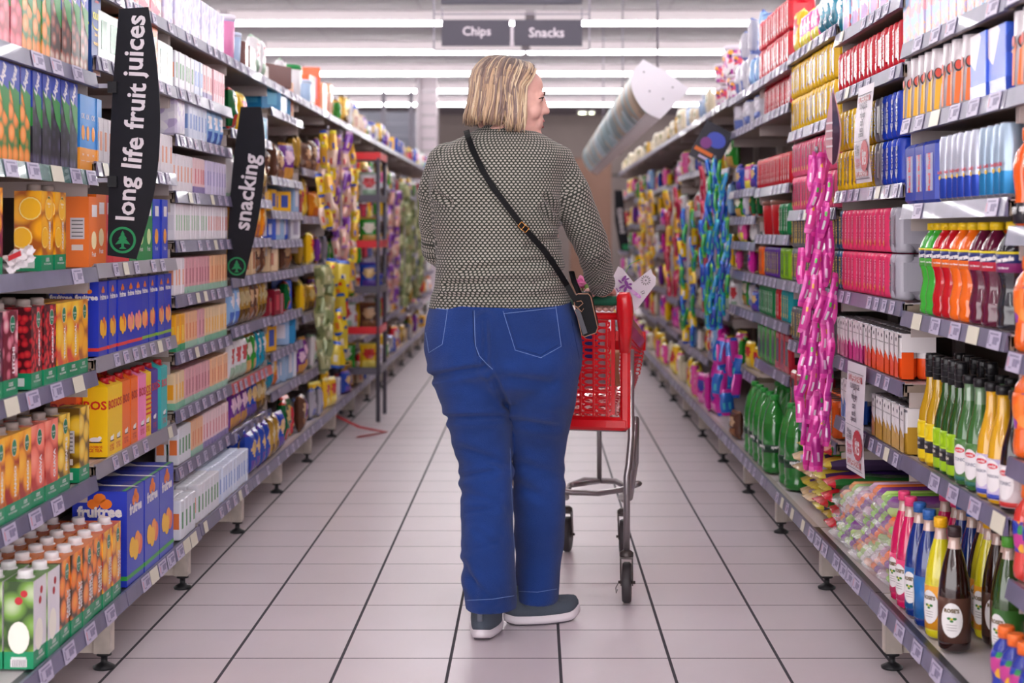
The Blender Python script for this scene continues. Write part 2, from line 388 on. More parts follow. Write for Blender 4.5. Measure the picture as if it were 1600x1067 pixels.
# ---------------- products: how one is built and how a row is set out ----------------
class Proto:
    def __init__(s, name, cat, desc, mb, w, d, h, kids=()):
        s.name, s.cat, s.desc, s.w, s.d, s.h = name, cat, desc, w, d, h
        s.me = mb.mesh(name); s.kids = [(n, m.mesh(n) if isinstance(m, MB) else m, l) for n, m, l in kids]
    def put(s, loc, rz):
        o = bpy.data.objects.new(s.name, s.me); C.objects.link(o); o.location = loc; o.rotation_euler.z = rz
        for n, me, l in s.kids:
            c = bpy.data.objects.new(n, me); C.objects.link(c); c.parent = o; c.location = l
        return o
PLACED = {}
def yl(px, x=1.19): return x*F/(VX-px)
def yr(px, x=1.0): return x*F/(px-VX)
def rowput(side, i, k, p, y, back=0, tier=0, jit=.06, dx=0, z=None, rz=0, rowname=None):
    if z is None: z = (ZL if side < 0 else ZR).get(i, GEN)[k]
    xf = ((XBL if side < 0 else XBR) if k == 0 else (XFL if side < 0 else XFR))+.014+dx
    x = xf+p.d/2+back*(p.d+.004)
    r = random.Random(int(y*1000)+k*31+i+back*5)
    o = p.put((side*x+r.uniform(-.002, .002), y, z+.001+tier*(p.h+.001)), -side*math.pi/2+r.uniform(-jit, jit)*.6+rz)
    PLACED.setdefault((side, i, k, p.desc), []).append((back, tier, y, o, p)); return o
def run(side, i, k, p, y0, y1, gap=.004, rows=1, tiers=1, dx=0, jit=.06, seq=None, offs=0, maxn=99):
    """fill from y0 to y1 with product p (or the cycle seq)"""
    pw = (seq[0] if seq else p).w+gap; n = max(1, int(round((y1-y0)/pw))); n = min(n, maxn); st = (y1-y0)/n if n > 1 or (y1-y0) < pw*1.6 else pw
    for b in range(rows):
        for t in range(tiers):
            for j in range(n):
                q = seq[j % len(seq)] if seq else p
                rowput(side, i, k, q, y0+st*(j+.5)+offs*b, b, t, jit, dx)
NUMW = 'zero one two three four five six seven eight nine ten'.split()
def label_all():
    for (side, i, k, desc), L in PLACED.items():
        nb = max(int(a[0]+.3) for a in L)+1; nt = max(a[1] for a in L)+1
        groups = {}
        for a in L: groups.setdefault((min(3, int(a[0]+.3)), a[1]), []).append(a)
        for (b, t), A in groups.items():
            A.sort(key=lambda a: a[2])
            for j, a in enumerate(A):
                o, p = a[3], a[4]; parts = [desc]
                if len(A) > 1: parts.append('%s along' % ordn(j))
                if nb > 1: parts.append(('front row', 'second row', 'third row', 'fourth row')[min(3, int(b+.3))])
                if nt > 1: parts.append(('lowest tier', 'second tier', 'third tier', 'fourth tier')[t])
                parts.append(bname(side, i)+', shelf '+NUMW[k+1])
                import re as _re
                lab = ', '.join(parts)
                if len(lab.replace(',', ' ').split()) > 16:
                    parts[0] = _re.sub(r' (with|in|of|before) .*', '', desc); lab = ', '.join(parts)
                if len(lab.replace(',', ' ').split()) > 16 and p.cat.split()[-1] != desc.split()[0]:
                    wds = parts[0].split(); parts[0] = ' '.join(wds[:2]+wds[-1:]) if len(wds) > 4 else parts[0]; lab = ', '.join(parts)
                tag(o, lab, p.cat, '%s on the %s, shelf %s' % (desc, bname(side, i), NUMW[k+1]))
# ---------------- product kinds ----------------
WHT = K('e8e2e4'); CAPW = M('cap_white', 'e9e4e6', .35); CAPB = M('cap_taupe', 'a89a94', .4); GREENB = K('0c8a5c', .35); LOGOG = K('0d7a55', .35)
def cap(r=.017, h=.018, m=None):
    q = MB(); q.lathe([(r, 0), (r, h*.85), (r*.85, h)], m or CAPW, 14); q.lathe([(r*1.25, 0), (r*1.2, h*.12)], m or CAPW, 14); return q
def carton(desc, front, side, word=None, wcol=None, band=None, bfrac=.2, w=.090, d=.066, h=.195, logo=True, capm=None, capat=(0, 0), gable=False, deco=None, top=None, name='juice_carton', ww=None, note=False, cat='juice carton', wordpos=.0, capr=.017, slant=0):
    mb = MB(); zb = h*bfrac if band else 0; th = .006
    if band: mb.box((0, 0, zb/2), (w, d, zb), band)
    mb.box((0, 0, (zb+h)/2), (w, d, h-zb), [front, side, front, side, top or side, side])
    mb.box((0, -.0, h-.0005), (w*.9, d*.16, .003), top or side)
    y = -d/2-.0006
    if band:
        mb.text('100%', WHT, FR(w*.02, zb*.70, y), w=w*.3); mb.text('FRUIT JUICE BLEND', WHT, FR(w*.02, zb*.42, y), w=w*.62)
        for s_ in (-1, 1): mb.box((s_*(w/2+.0004), 0, zb*.45), (.0005, d*.5, zb*.5), K('cfd8d4'))
    if logo:
        mb.poly(ellipse(.016, .020), WHT, FR(w*.12, h*.84, y)); mb.poly(ellipse(.0145, .0185), LOGOG, FR(w*.12, h*.84, y-.0003)); mb.text('Rhodes', WHT, FR(w*.12, h*.845, y-.0006), w=.024)
        mb.text('100%', WHT, FR(w*.12, h*.805, y-.0006), w=.010)
    if word:
        H = ww or h*.36
        mb.text(word, wcol or WHT, FR(w*.20 + wordpos, zb+.012+H/2, y, math.pi/2), w=H, bold=.045)
    if note:
        for s_ in (-1, 1): mb.box((s_*(w/2+.0005), -.0, h*.55), (.0006, d*.62, h*.3), K('c9c2c6')); mb.box((s_*(w/2+.0005), -.0, h*.28), (.0006, d*.5, h*.08), K('d8c8c0'))
        for q in range(5):
            for s_ in (-1, 1): mb.box((s_*(w/2+.0009), 0, h*(.44+.055*q)), (.0004, d*.5, h*.018), K('6a6468'))
    if deco: deco(mb, w, d, h, y)
    kids = []
    if gable:
        zt = h; mb.add([(-w/2, -d/2, zt), (w/2, -d/2, zt), (w/2, d/2, zt), (-w/2, d/2, zt), (-w*.32, -.0, zt+.018), (w*.32, 0, zt+.018)],
                       [(0, 1, 5, 4), (1, 2, 5), (2, 3, 4, 5), (3, 0, 4)], [front, side, front, side])
    if capm: kids.append(('cap', cap(capr, .018, capm), (capat[0], capat[1], h+(.006 if gable else 0))))
    return Proto(name, cat, desc, mb, w, d, h, kids)
orange = fruit('fruit_orange', 'f4a812', 'a85414', 'f8bc2c', 15); cran = fruit('fruit_cranberry', 'c01a2a', '4a0a14', 'e2403c', 60)
litchi = fruit('fruit_litchi', 'd8788c', '6e1428', 'f2d8d4', 30); trop = fruit('fruit_tropical', 'f4b81e', 'd8503a', 'ffd850', 13)
mango = fruit('fruit_mango', 'f5a318', 'a3241c', 'ffc83c', 13); guava = fruit('fruit_guava', 'ef7a66', 'b8342c', 'ffa088', 14)
pine = fruit('fruit_pineapple', 'f0c02c', '6b4a12', 'ffe478', 18); medley = fruit('fruit_medley', 'f07a22', '3d2410', 'ffb53c', 20)
berryd = fruit('fruit_dark', '3a3350', '17141f', '6a6484', 34); straw = fruit('fruit_red', 'e0566c', 'a41c38', 'f6a0ac', 26)
nuts = fruit('fruit_brown', '9a4a3a', '3c2018', 'ece4d4', 28); appl = fruit('fruit_apple', '6f9a3c', '2e4a1c', 'e8ecd4', 16)
gpf = fruit('fruit_grapefruit', 'f58a2a', '2f7a34', 'ffc27a', 24); passf = fruit('fruit_passion', 'f29a28', '7c1c3c', 'ffd86a', 20)
mangor = fruit('fruit_mango_orange', 'f6a820', 'a8302a', 'ffd24c', 18); purp = fruit('fruit_purple', '6a2444', '2a0a20', 'a04a68', 26)
P = {}
def slices(mb, w, d, h, y):
    for i, mx in enumerate((FR(0, 0, y-.0001), SD(0, 0, -(w/2+.0006), sgn=-1), SD(0, 0, w/2+.0006, sgn=1))):
        W_ = (w if i == 0 else d)/2
        for cx_, cz_, r_, q_ in ((W_*.2, h*.78, .030, 0), (-W_*.45, h*.42, .028, 1)):
            for rr_, c_, o_ in ((r_, 'e8900c', 0), (r_*.93, 'f8e08c', .0002), (r_*.84, 'f6b81c', .0004)):
                pts = [(max(-W_, min(W_, cx_+rr_*math.cos(a_*.4488))), max(h*.21, min(h, cz_+rr_*math.sin(a_*.4488)))) for a_ in range(14)]
                mb.poly(pts, K(c_), mx @ Matrix.Translation((0, 0, o_)))
P['orange'] = carton('orange juice carton with large orange slices', orange, orange, 'ORANGE', band=GREENB, capm=CAPB, deco=slices)
P['passion'] = carton('passion fruit juice carton', passf, passf, 'PASSION FRUIT', band=GREENB, ww=.1, capm=CAPB)
P['litchi'] = carton('pink litchi juice carton', litchi, litchi, 'LITCHI', band=GREENB, capm=CAPB, ww=.06)
P['berry'] = carton('dark purple berry juice carton', purp, purp, 'BERRY', band=GREENB, capm=CAPB)
P['cranberry'] = carton('red cranberry juice carton', cran, cran, 'CRANBERRY', band=GREENB, capm=CAPB, ww=.09)
P['tropical'] = carton('yellow tropical juice carton', trop, trop, 'TROPICAL', band=GREENB, ww=.085)
P['tropside'] = carton('yellow and orange juice carton', orange, trop, None, band=GREENB)
P['mango'] = carton('mango juice carton', mango, mango, 'MANGO', band=GREENB, capm=CAPB)
P['guava'] = carton('guava juice carton', guava, guava, 'GUAVA', band=GREENB, capm=CAPB)
P['pine'] = carton('pineapple juice carton', pine, pine, 'PINEAPPLE', band=GREENB, capm=CAPB, ww=.085)
P['pineside'] = carton('pineapple juice carton turned backwards', pine, pine, None, band=GREENB, note=True, logo=False)
P['medley'] = carton('family medley juice carton', medley, medley, 'FAMILY', band=GREENB, capm=CAPW, deco=lambda mb, w, d, h, y: mb.text('MEDLEY', WHT, FR(w*.38, .039+.012+.035, y, math.pi/2), w=.066, bold=.045), top=K('e07a34'))
P['mangor'] = carton('mango orange juice carton', mangor, mangor, 'MANGO', band=GREENB, capm=CAPW, deco=lambda mb, w, d, h, y: mb.text('ORANGE', WHT, FR(w*.38, .039+.012+.035, y, math.pi/2), w=.066, bold=.045), top=K('d8602c'))
def applegen(mb, w, d, h, y):
    mb.poly(ellipse(.027, .036), K('ece6da'), FR(-w*.1, h*.36, y)); mb.poly(ellipse(.009, .009), K('b8202c'), FR(w*.1, h*.85, y)); mb.poly(ellipse(.009, .009), K('b8202c'), FR(0, h*.74, y))
    for s_ in (-1, 1):
        mb.poly(ellipse(.024, .036), K('ece6da'), SD(0, h*.36, s_*(w/2+.0006), sgn=s_)); mb.poly(ellipse(.009, .009), K('b8202c'), SD(.0, h*.78, s_*(w/2+.0006), sgn=s_)); mb.poly(ellipse(.008, .008), K('b8202c'), SD(-.012, h*.86, s_*(w/2+.0006), sgn=s_))
        mb.box((s_*(w/2+.0008), 0, h*.07), (.0006, d*.55, h*.09), K('e4dee0'))
        for q in range(8): mb.box((s_*(w/2+.0013), d*(-.22+.06*q), h*.07), (.0004, d*.02, h*.08), K('3c3a40'))
P['apple'] = carton('green apple juice carton with cranberries', K('dcd6dc'), appl, None, band=GREENB, logo=False, capm=CAPW, deco=applegen, top=K('5a8a3c'))
def script(mb, w, d, h, y, ay=.84):
    mb.text('Liqui', WHT, FR(0, h*.86, y-.0004, math.radians(62)), w=.055, bold=.05)
def bluetop(mb, w, d, h, y):
    mb.add([(-w/2, y, h), (w/2, y, h), (w/2, y, h*.72), (-w/2, y, h*.82)][::-1], [(0, 1, 2, 3)], K('2740a8')); script(mb, w, d, h, y)
    mb.add([(-w/2, y-.0001, h*.82), (w/2, y-.0001, h*.72), (w/2, y-.0001, h*.40), (w*.05, y-.0001, h*.52)][::-1], [(0, 1, 2, 3)], K('2c8a3a'))
    for s_ in (-1, 1): mb.box((s_*(w/2+.0005), 0, h*.8), (.0006, d, h*.39), K('2740a8')); mb.box((s_*(w/2+.0005), 0, h*.5), (.0006, d, h*.2), K('2c8a3a'))
def slim(desc, f): return carton(desc, f, f, None, w=.070, d=.06, h=.222, logo=False, deco=bluetop, capm=CAPB, name='juice_carton')
P['s_grape'] = slim('slim grapefruit blue-top juice carton', gpf); P['s_dark'] = slim('slim blackcurrant blue-top juice carton', berryd)
P['s_straw'] = slim('slim strawberry blue-top juice carton', straw); P['s_nuts'] = slim('slim litchi blue-top juice carton', nuts); P['s_or'] = slim('slim orange blue-top juice carton', gpf)
P['cyan'] = carton('bright blue and orange slim juice carton', K('2a8ad8'), K('2378c8'), None, w=.05, d=.06, h=.20, logo=False, band=K('f09a2c'), bfrac=.3, capm=None,
                   deco=lambda mb, w, d, h, y: (mb.poly(ellipse(.014, .02), K('f09a2c'), FR(0, h*.5, y)), mb.text('OK', WHT, FR(0, h*.72, y), w=.03)))
def kr(mb, w, d, h, y):
    for mx, k in ((FR(0, 0, y), 1),)+tuple((SD(0, 0, s_*(w/2+.0006), sgn=s_), .8) for s_ in (-1, 1)):
        for t, z, ww, c in (('Clover', h*.86, .04, 'e04a5a'), ('KRUSH', h*.68, .075, 'f4ee4a'), ('Dash of', h*.47, .04, 'f2c64a'), ('goodness', h*.36, .06, 'f2c64a')):
            mb.text(t, K(c), mx @ Matrix.Translation((0, z, .0006)), w=ww*k, bold=.04)
        mb.poly(ellipse(.042*k, .014, 20, 0, h*.58), K('d8d020'), mx); mb.poly(ellipse(.040*k, .012, 20, 0, h*.592), K('14418c'), mx @ Matrix.Translation((0, 0, .0003)))
        mb.poly([(-w*.4*k, .0), (w*.4*k, .0), (w*.4*k, h*.12), (-w*.1*k, h*.16)], K('d8b0a0'), mx)
P['krush'] = carton('dark blue dairy fruit drink carton', K('14418c'), K('14418c'), None, w=.095, d=.08, h=.235, logo=False, gable=True, deco=kr, cat='juice carton')
def othermk(c, pic): 
    def f(mb, w, d, h, y):
        mb.box((w*.05, y, h*.8), (w*.5, .0006, h*.17), WHT)
        mb.poly(ellipse(w*.26, h*.13), K(pic), FR(0, h*.38, y)); mb.text('Fruit', WHT, FR(0, h*.18, y), w=w*.4)
    return f
def tall(desc, c, pic, **k): return carton(desc, K(c), K(c), None, w=.085, d=.062, h=.19, logo=False, deco=othermk(c, pic), **k)
P['t_orange'] = tall('plain orange juice carton with nutrition table', 'e8701a', 'f4e2b0', note=True); P['t_red'] = tall('plain red juice carton', 'd8323c', 'f0a0a0'); P['t_green'] = tall('plain green apple juice carton', '1f8a46', 'cfe0a0'); P['t_blue'] = tall('plain blue peach juice carton', '2440c4', 'f4a430')
def ftree(pic, band, sz=1.):
    def f(mb, w, d, h, y):
        for mx in (FR(0, 0, y),)+tuple(SD(0, 0, s_*(w/2+.0006), sgn=s_) for s_ in (-1, 1)):
            for a, b in ((-.3, 0), (0, .35), (.3, 0)): mb.poly(ellipse(.008*sz, .0065*sz, 10, a*.026*sz, h*.87+b*.02*sz), K('ee7a1e'), mx)
            mb.text('fruitree', WHT, mx @ Matrix.Translation((0, h*.79, .0003)), w=w*.72, bold=.05)
        for a, b, c in ((-.2, .0, pic[0]), (.1, .03, pic[1]), (.0, -.05, pic[0]), (.24, -.02, pic[-1])):
            mb.poly(ellipse(w*.17, h*.11, 12, a*w, h*(.38+b)), K(c), FR(0, 0, y-.0002-.0003*abs(b)*10))
        mb.box((0, 0, h*.09), (w+.0012, d+.0012, h*.045), K(band))
    return f
FB = K('2338b8', .3)
for k, pic, band, d_ in (('f_mango', ('f5b414', 'e2682c', 'f5b414'), 'e03a34', 'mango'), ('f_guava', ('f29a7c', 'e87a8c', 'f5c04a'), 'e03a34', 'guava'), ('f_peach', ('f59a5a', 'f0b04a', 'e8665a'), '8ab83c', 'peach'), ('f_tea', ('f5a05a', 'e86a5a', 'f2c060'), '8ab83c', 'apricot')):
    P[k] = carton('deep blue %s nectar carton' % d_, FB, FB, None, w=.088, d=.066, h=.205, logo=False, deco=ftree(pic, band), capm=CAPB)
def case_deco(mb, w, d, h, y):
    ftree(('f7c02a', 'f59a4a', 'ee7050'), '3aa040', 2.2)(mb, w, d, h, y)
    mb.box((0, 0, h+.0008), (w*.98, d*.98, .001), K('1e2a8c')); 
    for a in (-1, 1): mb.box((0, a*d*.44, h+.0016), (w*.98, d*.06, .0008), K('3aa040'))
    mb.poly([(-w*.10, -.09), (w*.02, -.07), (w*.1, .02), (w*.32, .05), (-w*.1, .07), (-w*.02, .02)], WHT, Matrix.Translation((0, 0, h+.0024)))
P['case'] = carton('big deep blue fruit juice case', FB, FB, None, w=.172, d=.15, h=.262, logo=False, deco=case_deco, top=K('1e2a8c'), name='juice_case', cat='juice case')
def bo(c, tc, pattern=None, strip=None):
    def f(mb, w, d, h, y):
        for mx in (FR(0, 0, y),)+tuple(SD(0, 0, s_*(w/2+.0006), sgn=s_) for s_ in (-1, 1)):
            mb.text('BOS', K(tc), mx @ Matrix.Translation((0, h*.74, .0003)), w=w*.8, h=h*.13, bold=.03)
            mb.poly(ellipse(w*.2, h*.035, 14, 0, h*.25), K('f0ecec'), mx @ Matrix.Translation((0, 0, .0003))); mb.poly(ellipse(w*.07, h*.025, 10, w*.16, h*.275), K('f0ecec'), mx @ Matrix.Translation((0, 0, .0004)))
            mb.poly([(-w*.24, h*.22), (w*.26, h*.22), (w*.22, h*.205), (-w*.2, h*.205)], K('28242c'), mx @ Matrix.Translation((0, 0, .0005)))
            mb.text('ROOIBOS', K(tc), mx @ Matrix.Translation((0, h*.145, .0003)), w=w*.5); mb.text('ICE TEA', K(tc), mx @ Matrix.Translation((0, h*.095, .0003)), w=w*.5)
            if strip:
                for q in range(5): mb.poly([(-w*.45, h*(.34+.075*q)), (w*.45, h*(.34+.075*q)), (w*.45, h*(.37+.075*q)), (-w*.45, h*(.37+.075*q))], K(strip), mx @ Matrix.Translation((0, 0, .0002)))
    return f
REDC = M('cap_red', 'b81c24', .35)
for k, c, tc, st, d_ in (('b_pat', 'ee5a28', 'b81c20', 'b81c20', 'orange patterned'), ('b_yel', 'f6c80c', 'd0281c', None, 'yellow'), ('b_or', 'f4701c', 'b8281c', None, 'bright orange'), ('b_pink', 'f084b4', 'c82838', None, 'pink'),
                         ('b_str', 'f6c80c', 'd0281c', 'd0281c', 'yellow and red striped'), ('b_pur', '4a2a9c', 'c02844', None, 'purple'), ('b_teal', '3cb4b4', 'd83a4c', None, 'teal')):
    P[k] = carton('%s iced tea carton' % d_, K(c), K(c), None, w=.082, d=.07, h=.195, logo=False, gable=True, deco=bo(c, tc, strip=st), capm=REDC, capr=.014, capat=(0, -.012), name='iced_tea_carton', cat='iced tea carton')

# small lunch-box juices
def jbox(desc, base, stripe, low=None, w=.046, d=.036, h=.125, pic=None, cat='juice box', name='small_juice_box'):
    mb = MB(); mb.bbox((0, 0, h/2), (w, d, h), K(base), .003)
    for s_ in (-1, 1): mb.box((0, s_*(d/2+.0003), h*.48), (w*.38, .0005, h*.42), K(stripe)); mb.box((s_*(w/2+.0003), 0, h*.48), (.0005, d*.7, h*.4), K(pic or stripe))
    if low: mb.box((0, 0, h*.1), (w+.001, d+.001, h*.18), K(low))
    return Proto(name, cat, desc, mb, w, d, h)
P['j_cream'] = jbox('cream and yellow small juice box', 'e6c8a0', 'f0b43c', '7ab89a', pic='f0a41c'); P['j_rose'] = jbox('rosy small juice box', 'd8a0a8', 'b86a78', '9ac4b0'); P['j_peach'] = jbox('peach small juice box', 'e8b48c', 'e08a5c', '9ac4b0')
P['j_white'] = jbox('white small juice box with orange picture', 'e6e0e6', 'e8a080', None); P['j_lilac'] = jbox('pale lilac small milk box', 'd0c8e4', '9a90c8', None); P['j_whiteg'] = jbox('white small box with green dots', 'e8e4ea', '9ac4a0', None, w=.036, pic='dcd8e0')
P['j_whiter'] = jbox('white small box with red dots', 'e8e4ea', 'e08a7c', None, w=.036, pic='dcd8e0'); P['j_brown'] = jbox('dark brown chocolate milk box', '5c3a38', '8a5a54', '7a7084', w=.07, h=.14); P['j_green'] = jbox('white and green small juice box', 'dcdce4', '3c8a4c', None, pic='e87a3c')
P['j_pink'] = jbox('pink and white small juice box', 'e8c8cc', 'd87880', '8a7ab0'); P['j_blue'] = jbox('white and blue small milk box', 'd4dcf0', '7a9ad8', None); P['j_dpink'] = jbox('pale pink slim box', 'e8b8c0', 'd05a6c', None, w=.036)
P['j_or'] = jbox('orange slice small juice box', 'f0a81c', 'f8d058', '2a9a6c', pic='f8c43c', w=.06)
def pack(desc, side, inner, w, d, h, lid=None, name='drink_pack', cat='multipack', text=None, tc='e8e4e6', rtop=.010, stripe=None, band=None, cols=1):
    mb = MB(); mb.bbox((0, 0, h/2), (w, d, h), side if not isinstance(side, str) else K(side, .25), min(rtop, w*.3))
    y = -d/2-.0006
    if stripe:
        mb.box((0, y, h*.5), (w*.5, .0006, h*.6), K(stripe, .25)); 
        for s_ in (-1, 1): mb.box((s_*(w/2+.0003), 0, h*.5), (.0006, d*.6, h*.5), K(stripe, .25))
    if band: mb.box((0, 0, h*.12), (w+.001, d+.001, h*.2), K(band, .25))
    if text:
        for k in range(cols):
            mb.text(text, K(tc, .3), FR((k-(cols-1)/2)*w/cols, h*.5, y-.0006, math.pi/2), w=h*.6, bold=.03)
        for s_ in (-1, 1): mb.text(text, K(tc, .3), SD(0, h*.5, s_*(w/2+.001), math.pi/2, sgn=s_), w=h*.6, bold=.03)
    return Proto(name, cat, desc, mb, w, d, h)
def canpack(desc, c, text, tc, n=2, m=2, r=.028, h=.13, end='d8d4dc', wrap=True, cc=None):
    """cans side by side in printed film: body follows the cans"""
    mb = MB(); w = 2*r*n; d = 2*r*m
    for i in range(n):
        for j in range(m):
            x = (i-(n-1)/2)*2*r; y = (j-(m-1)/2)*2*r
            mb.lathe([(r*.8, .001), (r*.97, .008), (r*.99, .016), (r*.99, h-.016), (r*.9, h-.006), (r*.8, h-.002), (r*.72, h-.004)], [K(c, .25)]*5+[M('can_lid', 'b8b6c0', .25, .8)], 14, (x, y, 0))
        x = (i-(n-1)/2)*2*r
        if text: mb.text(text, K(tc, .3), FR(x, h*.52, -d/2-.0004, math.pi/2), w=h*.62, bold=.03)
        mb.poly(ellipse(r*.3, r*.35, 10, x, h*.2), K(cc or tc, .3), FR(0, 0, -d/2-.0005))
    if wrap: mb.bbox((0, 0, h*.5), (w*.985, d*.96, h*.86), K(c, .25), r*.6)
    return Proto('can_pack', 'can pack', desc, mb, w, d, h)
def can(desc, c1, c2, text=None, tc='d8203c', r=.0265, h=.165, lid='b8b6c0', swoosh=None, cat='drink can', name='drink_can', dark=False):
    mb = MB(); l = M('can_lid', 'b8b6c0', .25, .8) if not dark else K('28262e')
    a, b = M('can_'+c1, c1, .25, .35), M('can_'+c2, c2, .25, .35)
    mb.lathe([(r*.78, .0), (r, .010), (r, h*.36), (r, h*.62), (r, h-.014), (r*.86, h-.003), (r*.84, h), (r*.78, h-.004)], [l if not dark else a, b, a, a, a if not dark else l, l, l], 18)
    if text: mb.text(text, K(tc, .3), FR(0, h*.45, -r-.0006), w=r*1.35, bold=.04)
    mb.poly(ellipse(r*.35, r*.2, 10, 0, h*.37), K('e8b820' if not swoosh else swoosh), FR(0, 0, -r-.0006)) if text else None
    if swoosh:
        for ang in (0, .9, -.9, 1.8, -1.8):
            mx = Matrix.Rotation(ang, 4, 'Z') @ FR(0, 0, -r-.0008)
            mb.poly([(-r*.45, .008), (-r*.05, .008), (r*.15, h*.4), (r*.45, h*.55), (-r*.3, h*.47)], K(swoosh), mx); mb.poly(ellipse(r*.34, r*.44, 14, -r*.1, h*.56), K('2a2228'), mx @ Matrix.Translation((0, 0, .0004))); mb.poly(ellipse(r*.25, r*.34, 14, -r*.08, h*.57), K('d8442c'), mx @ Matrix.Translation((0, 0, .0008)))
    return Proto(name, cat, desc, mb, 2*r, 2*r, h)
def bottle(desc, prof, liquid, label, capm, capz, capr, caph, lz=None, text=None, tc='ffffff', name='bottle', cat='bottle', n=20, neck=None, rough=.12, sx=1, deco=None, fill=None):
    """prof of the filled body; label zone lz=(z0,z1) drawn as its own sleeve"""
    R = max(p[0] for p in prof); lm = M('liquid_'+liquid, liquid, rough, coat=.8, spec=.6)
    nm = M('clear_'+neck, neck, .08, coat=1, spec=.8) if neck else lm
    mats = [lm if (fill is None or prof[i][1] < fill) else nm for i in range(len(prof)-1)]
    mb = MB(); mb.lathe(prof, mats, n); kids = []
    if lz:
        pr = []
        def rad(z):
            for a, b in zip(prof, prof[1:]):
                if a[1] <= z <= b[1] and b[1] > a[1]: return a[0]+(b[0]-a[0])*(z-a[1])/(b[1]-a[1])
            return prof[-1][0]
        zz = sorted(set([lz[0], lz[1]]+[p[1] for p in prof if lz[0] < p[1] < lz[1]]))
        pr = [(rad(z)+.0008, z) for z in zz]; lb = MB(); lb.lathe(pr, label if not isinstance(label, str) else K(label, .3), n)
        if text: 
            for ang in (0, math.pi*.5, -math.pi*.5):
                lb.text(text, K(tc, .3), Matrix.Rotation(ang, 4, 'Z') @ FR(0, (lz[0]+lz[1])/2+.006, -rad((lz[0]+lz[1])/2)-.0016), w=R*1.25, bold=.05)
        if deco: deco(lb, rad)
        kids.append(('label', lb, (0, 0, 0)))
    cp = MB(); cp.lathe([(capr, 0), (capr, caph*.9), (capr*.9, caph)], capm, 16)
    for q in range(3): cp.lathe([(capr*1.03, caph*(.2+.25*q)), (capr*1.03, caph*(.26+.25*q))], capm, 16)
    kids.append(('cap', cp, (0, 0, capz)))
    return Proto(name, cat, desc, mb, 2*R, 2*R, capz+caph, kids)
def wrap(mb, vs, fs, mat, r, a=0, z=0):
    mb.add([(r*math.sin(a+v[0]/r), -r*math.cos(a+v[0]/r), z+v[1]) for v in vs], fs, mat)
def wtext(mb, s, mat, r, z, w, a=0, bold=.03, slant=0):
    vs, fs, tw, th = text_geo(s, bold); k = w/tw; wrap(mb, [(v[0]*k, v[1]*k+v[0]*k*slant) for v in vs], fs, mat, r, a, z)
def woval(mb, rx, ry, mat, r, z, a=0, cx=0, cy=0, n=20):
    vs = [(cx, cy)]; 
    for g in (.35, .7, 1): vs += [(cx+g*x, cy+g*y) for x, y in ellipse(rx, ry, n)]
    fs = [(0, 1+i, 1+(i+1) % n) for i in range(n)]
    for k in range(2): fs += [(1+k*n+i, 1+(k+1)*n+i, 1+(k+1)*n+(i+1) % n, 1+k*n+(i+1) % n) for i in range(n)]
    wrap(mb, vs, fs, mat, r, a, z)
# ribbed sports drinks
def enprof(h=.225, r=.037):
    return [(r*.8, 0), (r*.97, .006), (r, .016), (r*.93, .03), (r*1.0, .044), (r*.96, .055), (r*.80, .082), (r*.78, .092), (r*.9, .115), (r, .125), (r, .17), (r*.96, .176), (r*.85, .188), (r*.5, .208), (r*.36, .214), (r*.36, h)]
for k, liq, lb, d_ in (('e_green', '3fae3a', '5ab84c', 'green'), ('e_red', 'c0121c', 'f2742a', 'red'), ('e_orange', 'f26c14', 'f2742a', 'orange'), ('e_purple', '5c1230', 'c42840', 'dark purple'), ('e_black', '26242c', '8a2c6c', 'black')):
    def dc(lbm, rad, lb=lb):
        lbm.lathe([(.0383, .146), (.0383, .170)], K('26306c', .3), 20); lbm.lathe([(.0386, .166), (.0386, .171)], K('e8d428', .3), 20)
        for a in (.62, -1.9): wtext(lbm, 'Energade', WHT, .0391, .153, .052, a, .06, .12); wtext(lbm, 'fruit flavour', WHT, .0391, .136, .03, a)
    P[k] = bottle('%s sports drink bottle' % d_, enprof(), liq, lb, M('cap_yellow', 'eec814', .35), .218, .017, .018, (.126, .17), deco=dc, name='sports_drink_bottle')
# cordial
def codprof(): return [(.03, 0), (.036, .006), (.037, .02), (.037, .13), (.034, .16), (.026, .20), (.016, .235), (.0135, .25), (.0135, .265)]
def rose(lbm, rad):
    r = .0388; woval(lbm, .026, .040, K('ece8e8'), r, .075); r += .0004
    wtext(lbm, "ROSE'S", K('6a5224'), r, .097, .036, 0, .05)
    for c_, x, z, q in (('2c7a34', -.006, .079, .004), ('2c7a34', .007, .079, .004), ('2c7a34', 0, .073, .0035), ('d8c83c', .0, .078, .003)): woval(lbm, q*1.3, q*.8, K(c_), r+(.0004 if c_ == 'd8c83c' else 0), z, 0, x, 0, 10)
    for z in (.064, .058, .052): woval(lbm, .014, .0009, K('a8a2a4'), r, z, 0, 0, 0, 8)
    wrap(lbm, [(x*.013, y*.024) for y in (-1, 1) for x in (-1, -.5, 0, .5, 1)], [(i_, i_+1, i_+6, i_+5) for i_ in range(4)], K('b8c0d4'), r-.0004, 2.3, .075)
    for q in range(7): wrap(lbm, [(-.009+.003*q, -.018), (-.0076+.003*q, -.018), (-.0076+.003*q, .0), (-.009+.003*q, .0)], [(0, 1, 2, 3)], K('2c2c34'), r, 2.3, .07)
